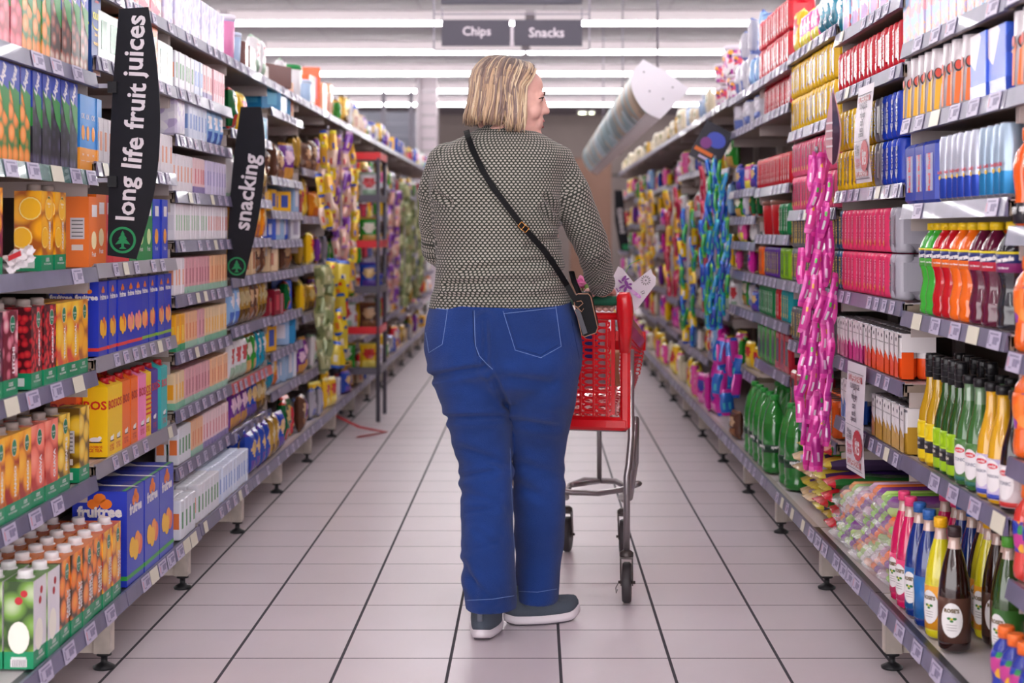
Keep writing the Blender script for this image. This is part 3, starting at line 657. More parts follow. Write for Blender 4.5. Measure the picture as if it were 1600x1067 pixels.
for k, liq, lb, cp, d_ in (('r_pink', 'd4185c', 'e8467c', 'e8447a', 'bright pink'), ('r_blue', '0a2c7c', '2a6ab0', '2c62ac', 'deep blue'), ('r_yel', 'd8cc1c', 'f0a428', 'f0b418', 'yellow'), ('r_brown', '2a100c', '5a3a30', '3a2a2c', 'dark brown cola'), ('r_green', '2c4a18', '3a6a2c', '5aa83c', 'dark green lime')):
    P[k] = bottle('%s cordial bottle' % d_, codprof(), liq, lb, M('cap_'+cp, cp, .35), .262, .016, .024, (.022, .125), deco=rose, name='cordial_bottle', neck='c8a89c', fill=.215)
# wine style mixers
def wprof(h=.26): return [(.028, 0), (.034, .004), (.035, .015), (.035, .10), (.031, .135), (.020, .175), (.0145, .20), (.0135, .225), (.0135, .25)]
def wl(c1, c2, c3):
    def f(lbm, rad):
        lbm.lathe([(.0362, .035), (.0362, .065)], K(c2, .3), 20); lbm.lathe([(.0364, .066), (.0364, .069)], K(c3, .3), 20)
        for a in (0, -1.3, 1.3):
            woval(lbm, .016, .014, K(c3, .3), .0366, .088, a); wtext(lbm, 'FRESH', K('e8e0d0'), .0367, .05, .026, a)
    return f
BC = M('cap_black', '17161a', .3)
P['w_yel'] = bottle('yellow sparkling fruit drink in wine bottle', wprof(), 'c09414', 'e8c818', BC, .222, .0158, .062, (.01, .11), deco=wl('e8c818', '26242a', 'f2dc3c'), name='sparkling_drink_bottle', neck='c8a428')
P['w_green'] = bottle('green sparkling drink in wine bottle', wprof(), '24501c', '9ac41c', BC, .222, .0158, .062, (.01, .11), deco=wl('9ac41c', '26242a', 'b4dc28'), name='sparkling_drink_bottle')
def ton(cn, t, band):
    def f(lbm, rad):
        lbm.lathe([(.0362, .012), (.0362, .022)], K(band, .3), 20)
        for a in (.5, -1.6):
            woval(lbm, .024, .036, WHT, .0366, .062, a); woval(lbm, .016, .006, K('d83040'), .0369, .084, a); wtext(lbm, 'cordial', WHT, .0372, .084, .022, a); wtext(lbm, t, K('8a8a9a'), .037, .062, .034, a)
    return f
P['t_gr'] = bottle('pale green tonic cordial bottle', wprof(), '3a6a34', '4a7a3c', BC, .24, .0165, .02, (.01, .11), deco=ton('', 'TONIC', '2c6a5c'), name='tonic_bottle', neck='6a8a68', fill=.18)
P['t_yel'] = bottle('yellow passion fruit cordial bottle', wprof(), 'dca41c', 'c8b8d8', BC, .24, .0165, .02, (.01, .10), deco=ton('', 'PASSION', '3a48b0'), name='tonic_bottle')
P['t_cola'] = bottle('dark cola tonic bottle', wprof(), '1c1214', 'c8b8bc', BC, .24, .0165, .02, (.01, .10), deco=ton('', 'TONIC', 'c82c2c'), name='tonic_bottle')
P['pet_green'] = bottle('large green soda bottle', [(.04, 0), (.05, .01), (.05, .03), (.047, .04), (.05, .06), (.05, .16), (.046, .20), (.034, .25), (.018, .28), (.014, .29), (.014, .30)], '1f7a28', '143c28', M('cap_green', '2c9a3c', .35), .292, .0165, .02, (.085, .115), name='soda_bottle', text='sparkling', neck='2c8a34', fill=.2)
ORC = M('cap_orange', 'f0702a', .35)
kp = [(.024, 0), (.03, .006), (.031, .02), (.027, .05), (.031, .08), (.031, .10), (.026, .12), (.014, .135), (.013, .145)]
KLB = blotch('label_kids', ['2a3ca8', 'c43a8c', '2c8a4c', '5a3a9c', 'e8a82c'], 45); KLB2 = blotch('label_kids_orange', ['ee6a20', 'ee7a28', '8a3c9c', 'f2903c'], 40)
P['k_blue'] = bottle('small sports drink bottle with orange cap', kp, '2c3c9c', KLB, ORC, .138, .017, .024, (.01, .112), name='kids_drink_bottle')
P['k_or'] = bottle('orange kids drink bottle', [(a*1.12, b*1.25) for a, b in kp], 'f0681c', KLB2, ORC, .172, .018, .028, (.06, .135), name='kids_drink_bottle')
P['k_red'] = bottle('red and blue kids drink bottle', [(a*1.12, b*1.25) for a, b in kp], 'd83c34', KLB, ORC, .172, .018, .028, (.06, .125), name='kids_drink_bottle')
P['fanta'] = bottle('orange soda bottle with black base', [(a*1.2, b*1.3) for a, b in kp], 'f0601c', K('26222a'), ORC, .18, .018, .028, (.006, .05), name='soda_bottle', text='cappy')
# cans, packs
P['rb'] = can('tall blue and silver energy drink can', 'c4c8d8', '2c4cb8', 'Red Bull'); P['rb2'] = can('tall light blue energy drink can', 'a8bcd0', '2c86c0', 'Red Bull')
P['play_y'] = can('white yellow-flame energy can', 'd4ccd0', 'd4ccd0', None, r=.033, h=.175, swoosh='f0b41c', dark=True); P['play_o'] = can('white orange-flame energy can', 'd4ccd0', 'd4ccd0', None, r=.033, h=.175, swoosh='f07020', dark=True)
P['rb4'] = pack('blue energy drink four pack', '2c44b0', None, .115, .11, .16, text='Red Bull', tc='d82c44', stripe='b8bcd4')
P['red_c'] = canpack('red energy can pack', 'c41428', 'Reboost', 'e8c8cc'); P['yel_c'] = canpack('yellow energy can pack', 'e8b810', 'switch', '4a3410'); P['blue_c'] = canpack('royal blue energy can pack', '1c3cb0', 'Score', 'c8ccdc')
P['silv_c'] = canpack('silver grey energy can pack', 'a8a4b0', 'sugar', '5a5660'); P['pink_c'] = canpack('pink sparkling drink can pack', 'd83464', 'Dragon', 'f0a8b8', cc='f08a3c'); P['blye_c'] = canpack('dark blue and yellow can pack', '1c4a74', 'switch', 'e8b81c')
P['pnk_y'] = canpack('pink and yellow energy can pack', 'ea5a84', 'switch', '3a2430', cc='f2c020'); P['gry_y'] = canpack('grey and yellow energy can pack', '6a6a70', 'switch', 'e8c020'); P['gr_c'] = canpack('dark green can pack', '147a44', 'switch', 'c8dcc8')
P['or_c'] = canpack('orange energy can pack', 'f0661c', 'switch', '3a2418'); P['pur_c'] = canpack('purple energy can pack', '5c2494', 'switch', 'd8c838'); P['lime_c'] = canpack('lime green energy can pack', '8ac020', 'switch', '2c5a1c')
P['teal_c'] = canpack('teal and yellow can pack', '189aa4', 'switch', 'e8c020'); P['grn_b'] = pack('green and black drink pack', '3c9a38', None, .11, .11, .16, stripe='1c2820'); P['red_b'] = pack('red and black drink pack', 'b01c30', None, .11, .11, .16, stripe='2a1418', band='b01c30')
def fitch(desc, c):
    mb = MB(); r = .027; h = .128; n, m = 2, 2
    for i in range(n):
        for j in range(m):
            x = (i-.5)*2*r; y = (j-.5)*2*r
            mb.lathe([(r*.8, 0), (r, .01), (r, h*.45), (r, h-.014), (r*.84, h-.003), (r*.82, h)], [K(c, .25), K(c, .25), WHT, M('can_lid'), M('can_lid')], 14, (x, y, 0))
    # printed card sleeve with slanted colour edge
    W2, D2 = 2*r*1.03, 2*r*1.03
    for i in range(2):
        x = (i-.5)*2*r; mb.poly([(x-r*.8, .004), (x+r*.8, .004), (x+r*.8, h*.34), (x-r*.8, h*.56)], K(c, .25), FR(0, 0, -D2-.0003)); mb.poly([(x-r*.8, h*.57), (x+r*.8, h*.35), (x+r*.8, h*.98), (x-r*.8, h*.98)], WHT, FR(0, 0, -D2-.0003))
        mb.text('Fitch & Leedes', K('5a5660'), FR(x, h*.72, -D2-.0009), w=r*1.35); mb.poly(ellipse(.006, .006, 10, x, h*.86), K('3c3a44'), FR(0, 0, -D2-.0009))
    mb.box((0, 0, h-.004), (W2*2*.96, D2*2*.9, .004), WHT)
    for s_ in (-1, 1):
        mb.box((s_*W2*.985, 0, h*.78), (.001, D2*1.7, h*.4), WHT); mb.box((s_*W2*.985, -D2*.55, h*.3), (.001, D2*.6, h*.58), K(c, .25))
    return Proto('tonic_can_pack', 'can pack', desc, mb, 4*r, 4*r, h)
P['fl_pink'] = fitch('white and magenta tonic can pack', 'c8307c'); P['fl_or'] = fitch('white and orange tonic can pack', 'f05418'); P['fl_gold'] = fitch('white and gold tonic can pack', 'c09434'); P['fl_blue'] = fitch('white and blue tonic can pack', '2c54ac')
# boxes
P['bx_pastel'] = pack('pastel blue and pink sweet box', blotch('pr_pastel', ['a8c4e8', 'e8a8b8', 'e8c0b0', 'c8b8dc'], 40), None, .07, .10, .14, name='sweet_box', cat='box', rtop=.002)
P['bx_teeth'] = pack('light blue and purple sweet box', blotch('pr_teeth', ['8cc0e4', '9a5ab0', 'e8d8e4', 'd85a74'], 22), None, .13, .10, .16, name='sweet_box', cat='box', rtop=.002)
P['bx_fun'] = pack('blue energy display box with white top', blotch('pr_fun', ['3c64d8', '3458c4', 'd8ccd4', '3458c4'], 12), None, .14, .1, .15, name='display_box', cat='box', rtop=.002, band='3458c4')
P['bx_or'] = pack('large orange and pink multipack', 'e8661c', None, .15, .12, .165, stripe='e8dcdc', rtop=.004, name='multipack_box')
P['bx_grn'] = pack('green and white multipack', 'd8dcd8', None, .12, .12, .135, stripe='3c8a5c', rtop=.004, name='multipack_box')
P['bx_lil'] = pack('lilac and white milk multipack', blotch('pr_lil', ['c0b8dc', 'd8d4e8', 'a4a0d4', 'dcc8dc'], 45), None, .13, .12, .15, rtop=.004, name='multipack_box')
P['bx_pink'] = pack('pink and red multipack', blotch('pr_pnk', ['e8a49c', 'd8506c', 'e8c4bc'], 30), None, .13, .12, .15, rtop=.004, name='multipack_box')
P['bx_shrink'] = pack('shrink wrapped white and lilac multipack', blotch('pr_shr', ['dcd8e4', 'b8a8d0', 'e8e4ec', 'cfc6e0'], 40), None, .13, .12, .13, rtop=.008, name='multipack_box')
P['bx_ywl'] = pack('yellow and blue snack box', 'f0b41c', None, .13, .10, .115, stripe='3c54a8', rtop=.003, name='snack_box', cat='box'); P['bx_blu'] = pack('royal blue and white snack box', '1c4cc8', None, .10, .10, .12, stripe='d8d8ec', rtop=.003, name='snack_box', cat='box')
P['bx_lbl'] = pack('light blue snack box', '9ab8dc', None, .09, .10, .13, stripe='e0dce8', rtop=.003, name='snack_box', cat='box'); P['bx_red'] = pack('dark red cracker box', '8a1c30', None, .10, .10, .11, stripe='c8324a', rtop=.003, name='snack_box', cat='box')
P['bx_tan'] = pack('tan and red breadstick box', 'd8b890', None, .12, .10, .12, stripe='b0603c', rtop=.003, name='snack_box', cat='box'); P['bx_white'] = pack('white and grey snack box', 'dcd8e0', None, .09, .10, .12, stripe='a8a0b4', rtop=.003, name='snack_box', cat='box')
P['bx_brown'] = pack('brown cardboard tray box', '6c3a34', None, .2, .15, .10, rtop=.003, name='cardboard_tray', cat='box'); P['bx_sky'] = pack('bright blue holiday snack box', '2c84b8', None, .2, .12, .10, stripe='4ca8d0', rtop=.003, name='snack_box', cat='box')
P['bx_orp'] = pack('tall orange and pink cereal box', 'f0581c', None, .14, .10, .21, stripe='e89ab4', rtop=.003, name='cereal_box', cat='box'); P['bx_ora'] = pack('tan and orange cereal box', 'dca078', None, .12, .10, .19, stripe='c85a28', rtop=.003, name='cereal_box', cat='box')
def tub(desc, c, lid, band, r=.05, h=.12):
    mb = MB(); mb.lathe([(r*.85, 0), (r*.9, .006), (r, h*.9), (r*.96, h*.94)], [K(c, .25), K(c, .25) if not band else (band if not isinstance(band, str) else K(band, .25)), K(c, .25)], 18)
    lb = MB(); lb.lathe([(r*1.04, 0), (r*1.04, h*.12), (r*.98, h*.14)], K(lid, .3), 18); return Proto('sweet_tub', 'tub', desc, mb, 2*r, 2*r, h*1.06, [('lid', lb, (0, 0, h*.92))])
P['tub_g'] = tub('white tub with green lid', 'dcd8dc', '1c8a44', None, .06, .15); P['tub_p'] = tub('pink and blue tub', 'a8b8e0', 'dcd4e4', 'd880b0', .055, .17); P['tub_w'] = tub('white and pale blue tub', 'd8dce8', 'c8d4ec', 'a8c0e0', .05, .12)
SWB = blotch('pr_sweets', ['e8e0e4', 'd8485c', 'f0a02c', '2c2428', 'e8e0e4', 'b03c9c'], 50); P['tub_s'] = tub('clear jar of assorted sweets', 'dcd4dc', 'd8ccd8', SWB, .055, .125); P['jar_r'] = tub('big red screw top jar', 'b01820', '8a5a4c', 'b81820', .07, .14)
# pillow bags
def bag(desc, cols, w=.13, h=.17, d=.055, lab=None, seed=1, cat='snack bag', name='snack_bag', rough=.22, metal=.0, lie=False):
    r = random.Random(seed); n, m = 12, 14; mb = MB(); base = [K(c, rough) if metal == 0 else M('foil_%s' % c, c, rough, metal) for c in cols]; vs = []; fs = []; ml = []
    for s_ in (-1, 1):
        for j in range(m+1):
            for i in range(n+1):
                u = i/n*2-1; v = j/m*2-1; t = max(0, (1-abs(u)**3))**.5*max(0, (1-abs(v)**4))**.6
                nz = noise.noise(Vector((u*2.2+seed*3, v*2.6, s_*4+seed)))*.5+noise.noise(Vector((u*6, v*7, seed)))*.25
                x = u*w/2*(1-.10*(1-abs(v))*abs(u)); z = h/2+v*h/2; y = s_*(d/2)*t*(1+nz*.7)
                if abs(v) > .99: y += .003*math.sin(i*2.1)
                vs.append((x, y, z))
    N = (n+1)*(m+1)
    for k in range(2):
        for j in range(m):
            for i in range(n):
                a = k*N+j*(n+1)+i; f = (a, a+1, a+n+2, a+n+1); fs.append(f if k == 0 else f[::-1])
                u = (i+.5)/n*2-1; v = (j+.5)/m*2-1; c = base[0]
                if abs(v) > .86: c = base[-1]
                elif len(base) > 1 and (u*1.1)**2+((v-.25)*1.9)**2 < .45: c = base[1]
                elif len(base) > 2 and v < -.25 and abs(u) < .75: c = base[2]
                ml.append(c)
    mb.add(vs, fs, ml, None, True)
    if lab: mb.text(lab, WHT, FR(0, h*.62, -d/2-.004), w=w*.55, bold=.05)
    return Proto(name, cat, desc, mb, w*.96, d, h)
BG = {'yellow': ('e8b81c', 'c8302c', 'f2dc6c'), 'red': ('c81c2c', 'f0e0d8', 'f0a02c'), 'green': ('2c8a2c', 'e8e0d0', 'c89a4c'), 'teal': ('0c8aa8', 'd8dce0', '14748c'), 'orange': ('e88a14', 'f0c870', 'c8601c'),
      'white': ('dcd8dc', 'c83c44', '9ab8a0'), 'blue': ('2444a8', 'd8b478', '5a3c9c'), 'gold': ('c89c3c', 'e8d49c', '7a5a2c'), 'purple': ('6a2c8c', 'e8c0d8', 'c88c3c'), 'brown': ('5c3a2c', 'c8a078', '8a5a3c'),
      'pink': ('e0509c', 'f0c8dc', 'f0e04c'), 'silver': ('b8b4c0', 'd8d4e0', '6a7ab8'), 'dark green': ('0c5a2c', 'c8a04c', 'b8302c'), 'magenta': ('c81c94', '3c3ca8', 'e86cc0'), 'light blue': ('8cb4e0', 'e8e4ec', '4c6cc0'), 'cream': ('d8ccb0', '8a8a5c', 'e8e0cc')}
for i, (c, cols) in enumerate(BG.items()):
    P['bag_'+c] = bag('%s snack bag' % c, cols, seed=i+1, metal=.5 if c in ('gold', 'silver') else 0)
    P['sw_'+c] = bag('%s party bag of sweets' % c, cols, seed=i+50, name='sweet_bag', cat='sweet bag')
    P['toy_'+c] = bag('%s sweet packet' % c, cols, w=.10, h=.13, d=.04, seed=i+30, cat='sweet packet', name='sweet_packet')
# ---------------- stocking the juice side ----------------
def LS(i, k, *runs):
    for r in runs:
        n, a, b = r[:3]; o = r[3] if len(r) > 3 else {}
        if isinstance(n, (list, tuple)): run(-1, i, k, None, yl(a), yl(b), seq=[P[q] for q in n], **o)
        else: run(-1, i, k, P[n], yl(a), yl(b), **o)
def RS(i, k, *runs):
    for r in runs:
        n, a, b = r[:3]; o = r[3] if len(r) > 3 else {}
        if isinstance(n, (list, tuple)): run(1, i, k, None, yr(b), yr(a), seq=[P[q] for q in n], **o)
        else: run(1, i, k, P[n], yr(b), yr(a), **o)
# first bay
LS(0, 5, ('s_straw', -20, 37), ('s_or', 38, 82), ('s_nuts', 83, 141), ('krush', 143, 163, {'dx': .0}))
LS(0, 4, ('s_grape', -22, 50), ('s_dark', 51, 124), ('cyan', 127, 161))
LS(0, 3, ('passion', -18, 9), ('orange', 10, 26, {'dx': .05}), ('orange', 66, 106), ('t_orange', 140, 160))
LS(0, 2, ('berry', -18, 8, {'rows': 2}), ('litchi', 9, 29, {'rows': 2}), ('cranberry', 50, 90, {'rows': 2}), ('tropical', 91, 124, {'rows': 2}), ('tropside', 125, 139, {'rows': 2}))
LS(0, 1, ('mango', -32, 51, {'rows': 2}), ('guava', 52, 92, {'rows': 2}), ('pine', 93, 111, {'rows': 2}), ('pineside', 126, 141))
yA = yl(0, 1.13)
run(-1, 0, 0, P['apple'], 3.42, 3.60, rows=2); run(-1, 0, 0, P['medley'], 3.61, 3.96, rows=4, gap=0); run(-1, 0, 0, P['mangor'], 3.962, 4.14, rows=3, gap=0)
# second bay
run(-1, 1, 0, P['case'], 4.20, 4.74, rows=1, gap=.008, jit=.02); run(-1, 1, 0, P['case'], 4.20, 4.74, rows=1, gap=.008, jit=.02, dx=.17) if False else None
LS(1, 1, ('b_pat', 162, 171, {'dx': .07, 'maxn': 1}), ('b_yel', 171, 191, {'rows': 2}), ('b_or', 192, 219, {'rows': 2}), ('b_pink', 220, 227, {'maxn': 1}), ('b_str', 228, 236, {'maxn': 1}), ('b_pur', 237, 250, {'maxn': 1}), ('b_teal', 251, 264, {'maxn': 1}))
LS(1, 2, ('f_mango', 156, 200, {'rows': 2}), ('f_guava', 201, 222, {'rows': 2}), ('f_peach', 223, 246, {'rows': 2}), ('f_tea', 247, 270, {'rows': 2}))
LS(1, 3, ('t_orange', 155, 166), ('t_red', 167, 203), ('t_green', 204, 240), ('t_blue', 241, 264))
LS(1, 4, ('j_white', 155, 210, {'rows': 2}), ('j_white', 240, 272, {'rows': 2}))
LS(1, 5, ('bx_grn', 156, 205), ('bx_or', 215, 246), ('bx_grn', 250, 272))
LS(1, 6, ('bx_pink', 156, 254), ('bx_lil', 256, 290))
# third bay: small juice boxes
LS(2, 9, ('bx_lil', 288, 352, {'gap': .002}))
LS(2, 8, ('j_green', 276, 305, {'rows': 2}), ('j_blue', 306, 318, {'rows': 2}), ('j_pink', 319, 334, {'rows': 2}), ('j_dpink', 335, 352, {'rows': 2}))
LS(2, 7, ('bx_shrink', 275, 296), ('j_blue', 297, 325, {'rows': 2}), ('toy_light blue', 327, 352))
LS(2, 6, ('j_white', 272, 303, {'rows': 2}), ('j_pink', 304, 322, {'rows': 2}), ('j_lilac', 324, 356, {'rows': 2}))
LS(2, 5, ('j_whiteg', 275, 325, {'rows': 3}), ('j_whiter', 326, 358, {'rows': 3}))
LS(2, 4, ('j_white', 275, 290, {'rows': 2}), ('j_rose', 291, 330, {'rows': 2}), ('j_peach', 331, 356, {'rows': 2}))
LS(2, 3, ('j_or', 275, 291, {'rows': 2}), ('j_peach', 292, 310, {'rows': 2}), ('j_rose', 311, 322, {'rows': 2}), ('j_cream', 323, 356, {'rows': 2}))
LS(2, 2, ('j_cream', 275, 290, {'rows': 2}), ('j_rose', 291, 330, {'rows': 2}), ('j_peach', 331, 358, {'rows': 2}))
LS(2, 1, ('j_green', 280, 300, {'rows': 2}), ('j_peach', 301, 318, {'rows': 2}), ('j_pink', 319, 358, {'rows': 2}))
run(-1, 1, 1, P['j_brown'], 4.83, 5.05, gap=.004, rows=2) if False else None
run(-1, 2, 0, P['j_green'], 5.09, 5.42, rows=4); run(-1, 2, 0, P['j_blue'], 5.43, 5.98, rows=4)
run(-1, 1, 0, P['j_green'], 4.83, 5.05, rows=3)
# fourth bay: snacks
lr = random.Random(8)
def loose(o, i):
    if i >= 4:
        o.rotation_euler.z += lr.uniform(-.35, .35); o.location.x += (1 if o.location.x > 0 else -1)*lr.uniform(-.01, .05)
        k = lr.uniform(.8, 1.15); o.scale = (k, 1, k*lr.uniform(.85, 1.1))
def LM(i, k, names, y0=None, y1=None, n=7, rows=1, tiers=1, dx=0, jit=.25):
    y0 = y0 or EDGE[i]+.05; y1 = y1 or EDGE[i+1]-.04
    for b in range(rows):
        for t in range(tiers):
            for j in range(n):
                q = P[names[j*len(names)//n]]; loose(rowput(-1, i, k, q, y0+(y1-y0)*(j+.5)/n, b, t, jit, dx), i)
def RM(i, k, names, y0=None, y1=None, n=7, rows=1, tiers=1, dx=0, jit=.25):
    y0 = y0 or EDGE[i]+.04; y1 = y1 or EDGE[i+1]-.05
    for b in range(rows):
        for t in range(tiers):
            for j in range(n):
                q = P[names[j*len(names)//n].replace('bag_', 'sw_')]; loose(rowput(1, i, k, q, y1-(y1-y0)*(j+.5)/n, b, t, jit, dx), i)
LM(3, 8, ['tub_p', 'tub_w', 'bx_brown', 'bx_brown', 'bag_white', 'bag_white'], n=6)
LM(3, 7, ['bag_dark green', 'bag_yellow', 'bx_sky', 'bx_sky'], n=4); LM(3, 6, ['bag_white', 'bag_brown', 'bag_gold'], n=6); LM(3, 5, ['bag_gold', 'bag_yellow', 'bag_orange'], n=6)
LM(3, 4, ['bag_yellow', 'bx_tan', 'bag_brown'], n=6); LM(3, 3, ['bag_light blue', 'bag_gold', 'bag_brown', 'bag_gold'], n=8, rows=2); LM(3, 2, ['bag_white', 'bag_white', 'bag_green', 'bag_teal', 'bag_teal'], n=7)
LM(3, 1, ['bag_purple', 'bag_blue', 'bag_gold'], n=7, rows=2); LM(3, 0, ['bag_blue', 'bag_blue', 'bag_gold', 'bag_blue'], n=7, rows=2)
LM(4, 9, ['bx_brown', 'bag_white', 'bx_brown'], n=4); LM(4, 8, ['bx_sky', 'bx_sky', 'bx_ora'], n=4); LM(4, 7, ['bag_brown', 'bag_brown', 'bag_purple'], n=5); LM(4, 6, ['bx_ywl', 'bx_ywl', 'bx_lbl'], n=6)
LM(4, 5, ['bx_blu', 'bx_lbl', 'bx_blu', 'bx_white'], n=7); LM(4, 4, ['bx_tan', 'bx_tan', 'bag_brown', 'bag_orange'], n=7); LM(4, 3, ['bx_red', 'bx_red', 'bag_dark green', 'bx_blu'], n=7)
LM(4, 2, ['bx_ywl', 'bx_lbl', 'bx_sky'], n=6); LM(4, 1, ['bag_teal', 'bag_orange', 'bx_lbl', 'bx_lbl', 'bx_white'], n=7); LM(4, 0, ['bag_dark green', 'bag_red', 'bag_brown', 'bag_silver', 'bag_purple'], n=6)
LM(5, 5, ['bag_gold', 'bag_brown', 'bag_purple'], n=6); LM(5, 4, ['bx_red', 'bag_yellow', 'bag_orange'], n=6); LM(5, 6, ['tub_g', 'tub_w', 'bx_orp', 'bx_orp'], n=5); LM(5, 3, ['bag_gold', 'bag_yellow', 'bag_purple'], n=6); LM(5, 2, ['bag_yellow', 'bag_gold', 'bag_purple'], n=6); LM(5, 1, ['bag_purple', 'bag_white'], n=6); LM(5, 0, ['bag_silver', 'bag_yellow', 'bag_yellow'], n=6)
LM(6, 6, ['bx_ora', 'bx_ora', 'bag_green'], n=5)
rnd = random.Random(5)
farl = ['bag_yellow', 'bag_red', 'bag_white', 'bag_green', 'bag_blue', 'bag_gold', 'bag_purple', 'bag_silver', 'toy_pink', 'bx_white', 'bx_ywl', 'bx_red', 'bx_tan', 'toy_green', 'toy_blue']
for i in range(6, NL):
    for k in range(7):
        if i == 6 and k == 6: continue
        LM(i, k, rnd.sample(farl, 5), n=6 if i < 9 else 4)
# ---------------- stocking the soda side ----------------
# nearest bay (runs in from beyond the picture's edge)
run(1, -1, 0, P['k_blue'], 2.95, 3.40, rows=3, gap=0) if False else None
for b in range(4):
    for j in range(7): rowput(1, -1, 0, P['k_blue'], 2.78+.063*j+.03*(b % 2), b, 0, .2, .02, z=ZR[-1][0])
RS(-1, 4, ('fanta', 1572, 1640)); RS(-1, 3, ('k_or', 1574, 1640)); RS(-1, 2, ('k_or', 1574, 1640)); RS(-1, 1, ('k_red', 1574, 1640, {'rows': 2})); RS(-1, 5, ('play_o', 1574, 1640))
# first full bay
xb = .955
for nm, y, b in (('r_pink', 4.06, 0), ('r_pink', 3.975, 0), ('r_blue', 3.89, 0), ('r_blue', 3.79, 0), ('r_yel', 3.69, 0), ('r_brown', 3.575, 0), ('r_pink', 4.05, 1.4), ('r_pink', 3.96, 1.45), ('r_blue', 3.93, 1.5), ('r_blue', 3.83, 1.5),
                 ('r_pink', 3.82, 2.4), ('r_brown', 3.77, 1.6), ('r_yel', 3.75, 1.6), ('r_yel', 3.68, 1.5), ('r_brown', 3.62, 1.5), ('r_brown', 3.53, 1.4), ('r_green', 3.46, 1.2), ('r_green', 3.44, 2.3), ('r_brown', 3.5, 2.4), ('r_yel', 3.6, 2.5)):
    rowput(1, 0, 0, P[nm], y, b, 0, .1, dx=.02, rz={'r_pink': .45, 'r_blue': .55 if y > 3.85 else -.5, 'r_yel': .55, 'r_brown': 1.1, 'r_green': .5}[nm])
RS(0, 1, ('w_yel', 1427, 1450, {'rows': 2, 'dx': .0}), ('w_green', 1451, 1482, {'rows': 2}), ('t_gr', 1484, 1514, {'rows': 2}), ('t_yel', 1516, 1548, {'rows': 2}), ('t_cola', 1549, 1572, {'rows': 2}))
run(1, 0, 1, P['fl_gold'], 4.0, 4.2, gap=0, maxn=1) if False else None
RS(0, 2, ('e_green', 1430, 1448, {'rows': 2}), ('e_red', 1449, 1474, {'rows': 2}), ('e_orange', 1475, 1502, {'rows': 2}), ('e_purple', 1504, 1540, {'rows': 2}), ('e_black', 1543, 1566, {'rows': 2}))
RS(0, 3, ('rb4', 1412, 1458), ('rb', 1462, 1519, {'rows': 2}), ('rb2', 1521, 1566, {'rows': 2}))
RS(0, 4, ('play_y', 1406, 1460, {'rows': 2, 'gap': .012}), ('play_o', 1464, 1510, {'rows': 2, 'gap': .01}), ('bx_fun', 1513, 1568))
RS(0, 5, ('bx_pastel', 1409, 1568, {'jit': .12}))
# second bay
run(1, 1, 1, P['fl_gold'], 4.17, 4.56, gap=0); run(1, 1, 1, P['fl_blue'], 4.80, 5.03, gap=0)
RS(1, 2, ('fl_or', 1348, 1403, {'gap': 0}), ('fl_pink', 1306, 1346, {'gap': 0}))
RS(1, 3, ('silv_c', 1383, 1404, {'tiers': 2}), ('pink_c', 1312, 1382, {'tiers': 2, 'gap': .002}), ('blye_c', 1304, 1312, {'tiers': 2, 'maxn': 1}))
RS(1, 4, ('blue_c', 1372, 1404, {'tiers': 2}), ('silv_c', 1366, 1372, {'tiers': 2, 'maxn': 1}), ('yel_c', 1305, 1362, {'tiers': 2}))
RS(1, 5, ('red_c', 1306, 1404)); RS(1, 6, ('bx_teeth', 1314, 1404), ('bag_teal', 1304, 1313, {'maxn': 1}))
# third bay
RS(2, 6, ('bag_teal', 1276, 1302, {'gap': -.03}), ('toy_pink', 1247, 1275, {'gap': -.02}), ('bag_yellow', 1233, 1246))
RS(2, 5, ('yel_c', 1233, 1302, {'tiers': 2})); RS(2, 4, ('pnk_y', 1234, 1302, {'tiers': 2})); RS(2, 3, ('gry_y', 1234, 1302, {'tiers': 2})); RS(2, 2, ('gry_y', 1234, 1302))
RS(2, 1, ('or_c', 1262, 1300), ('red_b', 1234, 1258))
# fourth bay
RS(3, 7, ('red_c', 1184, 1230, {'tiers': 2})); RS(3, 6, ('red_c', 1184, 1231, {'tiers': 2, 'dx': .02})); RS(3, 5, ('red_c', 1181, 1231, {'tiers': 1})); RS(3, 4, ('gr_c', 1213, 1231), ('jar_r', 1184, 1212, {'maxn': 2}))
RS(3, 3, ('lime_c', 1216, 1231), ('pur_c', 1192, 1215), ('or_c', 1182, 1190)); RS(3, 2, ('teal_c', 1218, 1231), ('red_c', 1208, 1217), ('gr_c', 1183, 1207)); RS(3, 1, ('red_b', 1210, 1231), ('grn_b', 1182, 1209))
run(1, 3, 0, P['pet_green'], 6.12, 6.82, rows=3, gap=.05, jit=.3); run(1, 2, 0, P['pet_green'], 5.72, 5.96, rows=3, gap=.02, jit=.3, dx=.02)
# fifth bay
RM(4, 8, ['bag_silver', 'bag_silver', 'bag_light blue'], n=6, tiers=2); RM(4, 7, ['bag_silver', 'toy_silver'], n=7); RM(4, 6, ['toy_blue', 'toy_pink', 'toy_blue'], n=6); RM(4, 5, ['toy_green', 'toy_silver', 'toy_dark green'], n=6); RM(4, 4, ['toy_pink', 'toy_white'], n=6)
RM(4, 3, ['toy_pink', 'toy_pink', 'toy_magenta'], n=6); RM(4, 2, ['toy_green', 'toy_silver', 'toy_blue'], n=5); RM(4, 1, ['toy_green', 'toy_yellow', 'bag_green'], n=5); RM(4, 0, ['bag_brown', 'bag_silver'], y0=6.95, y1=7.3, n=2)
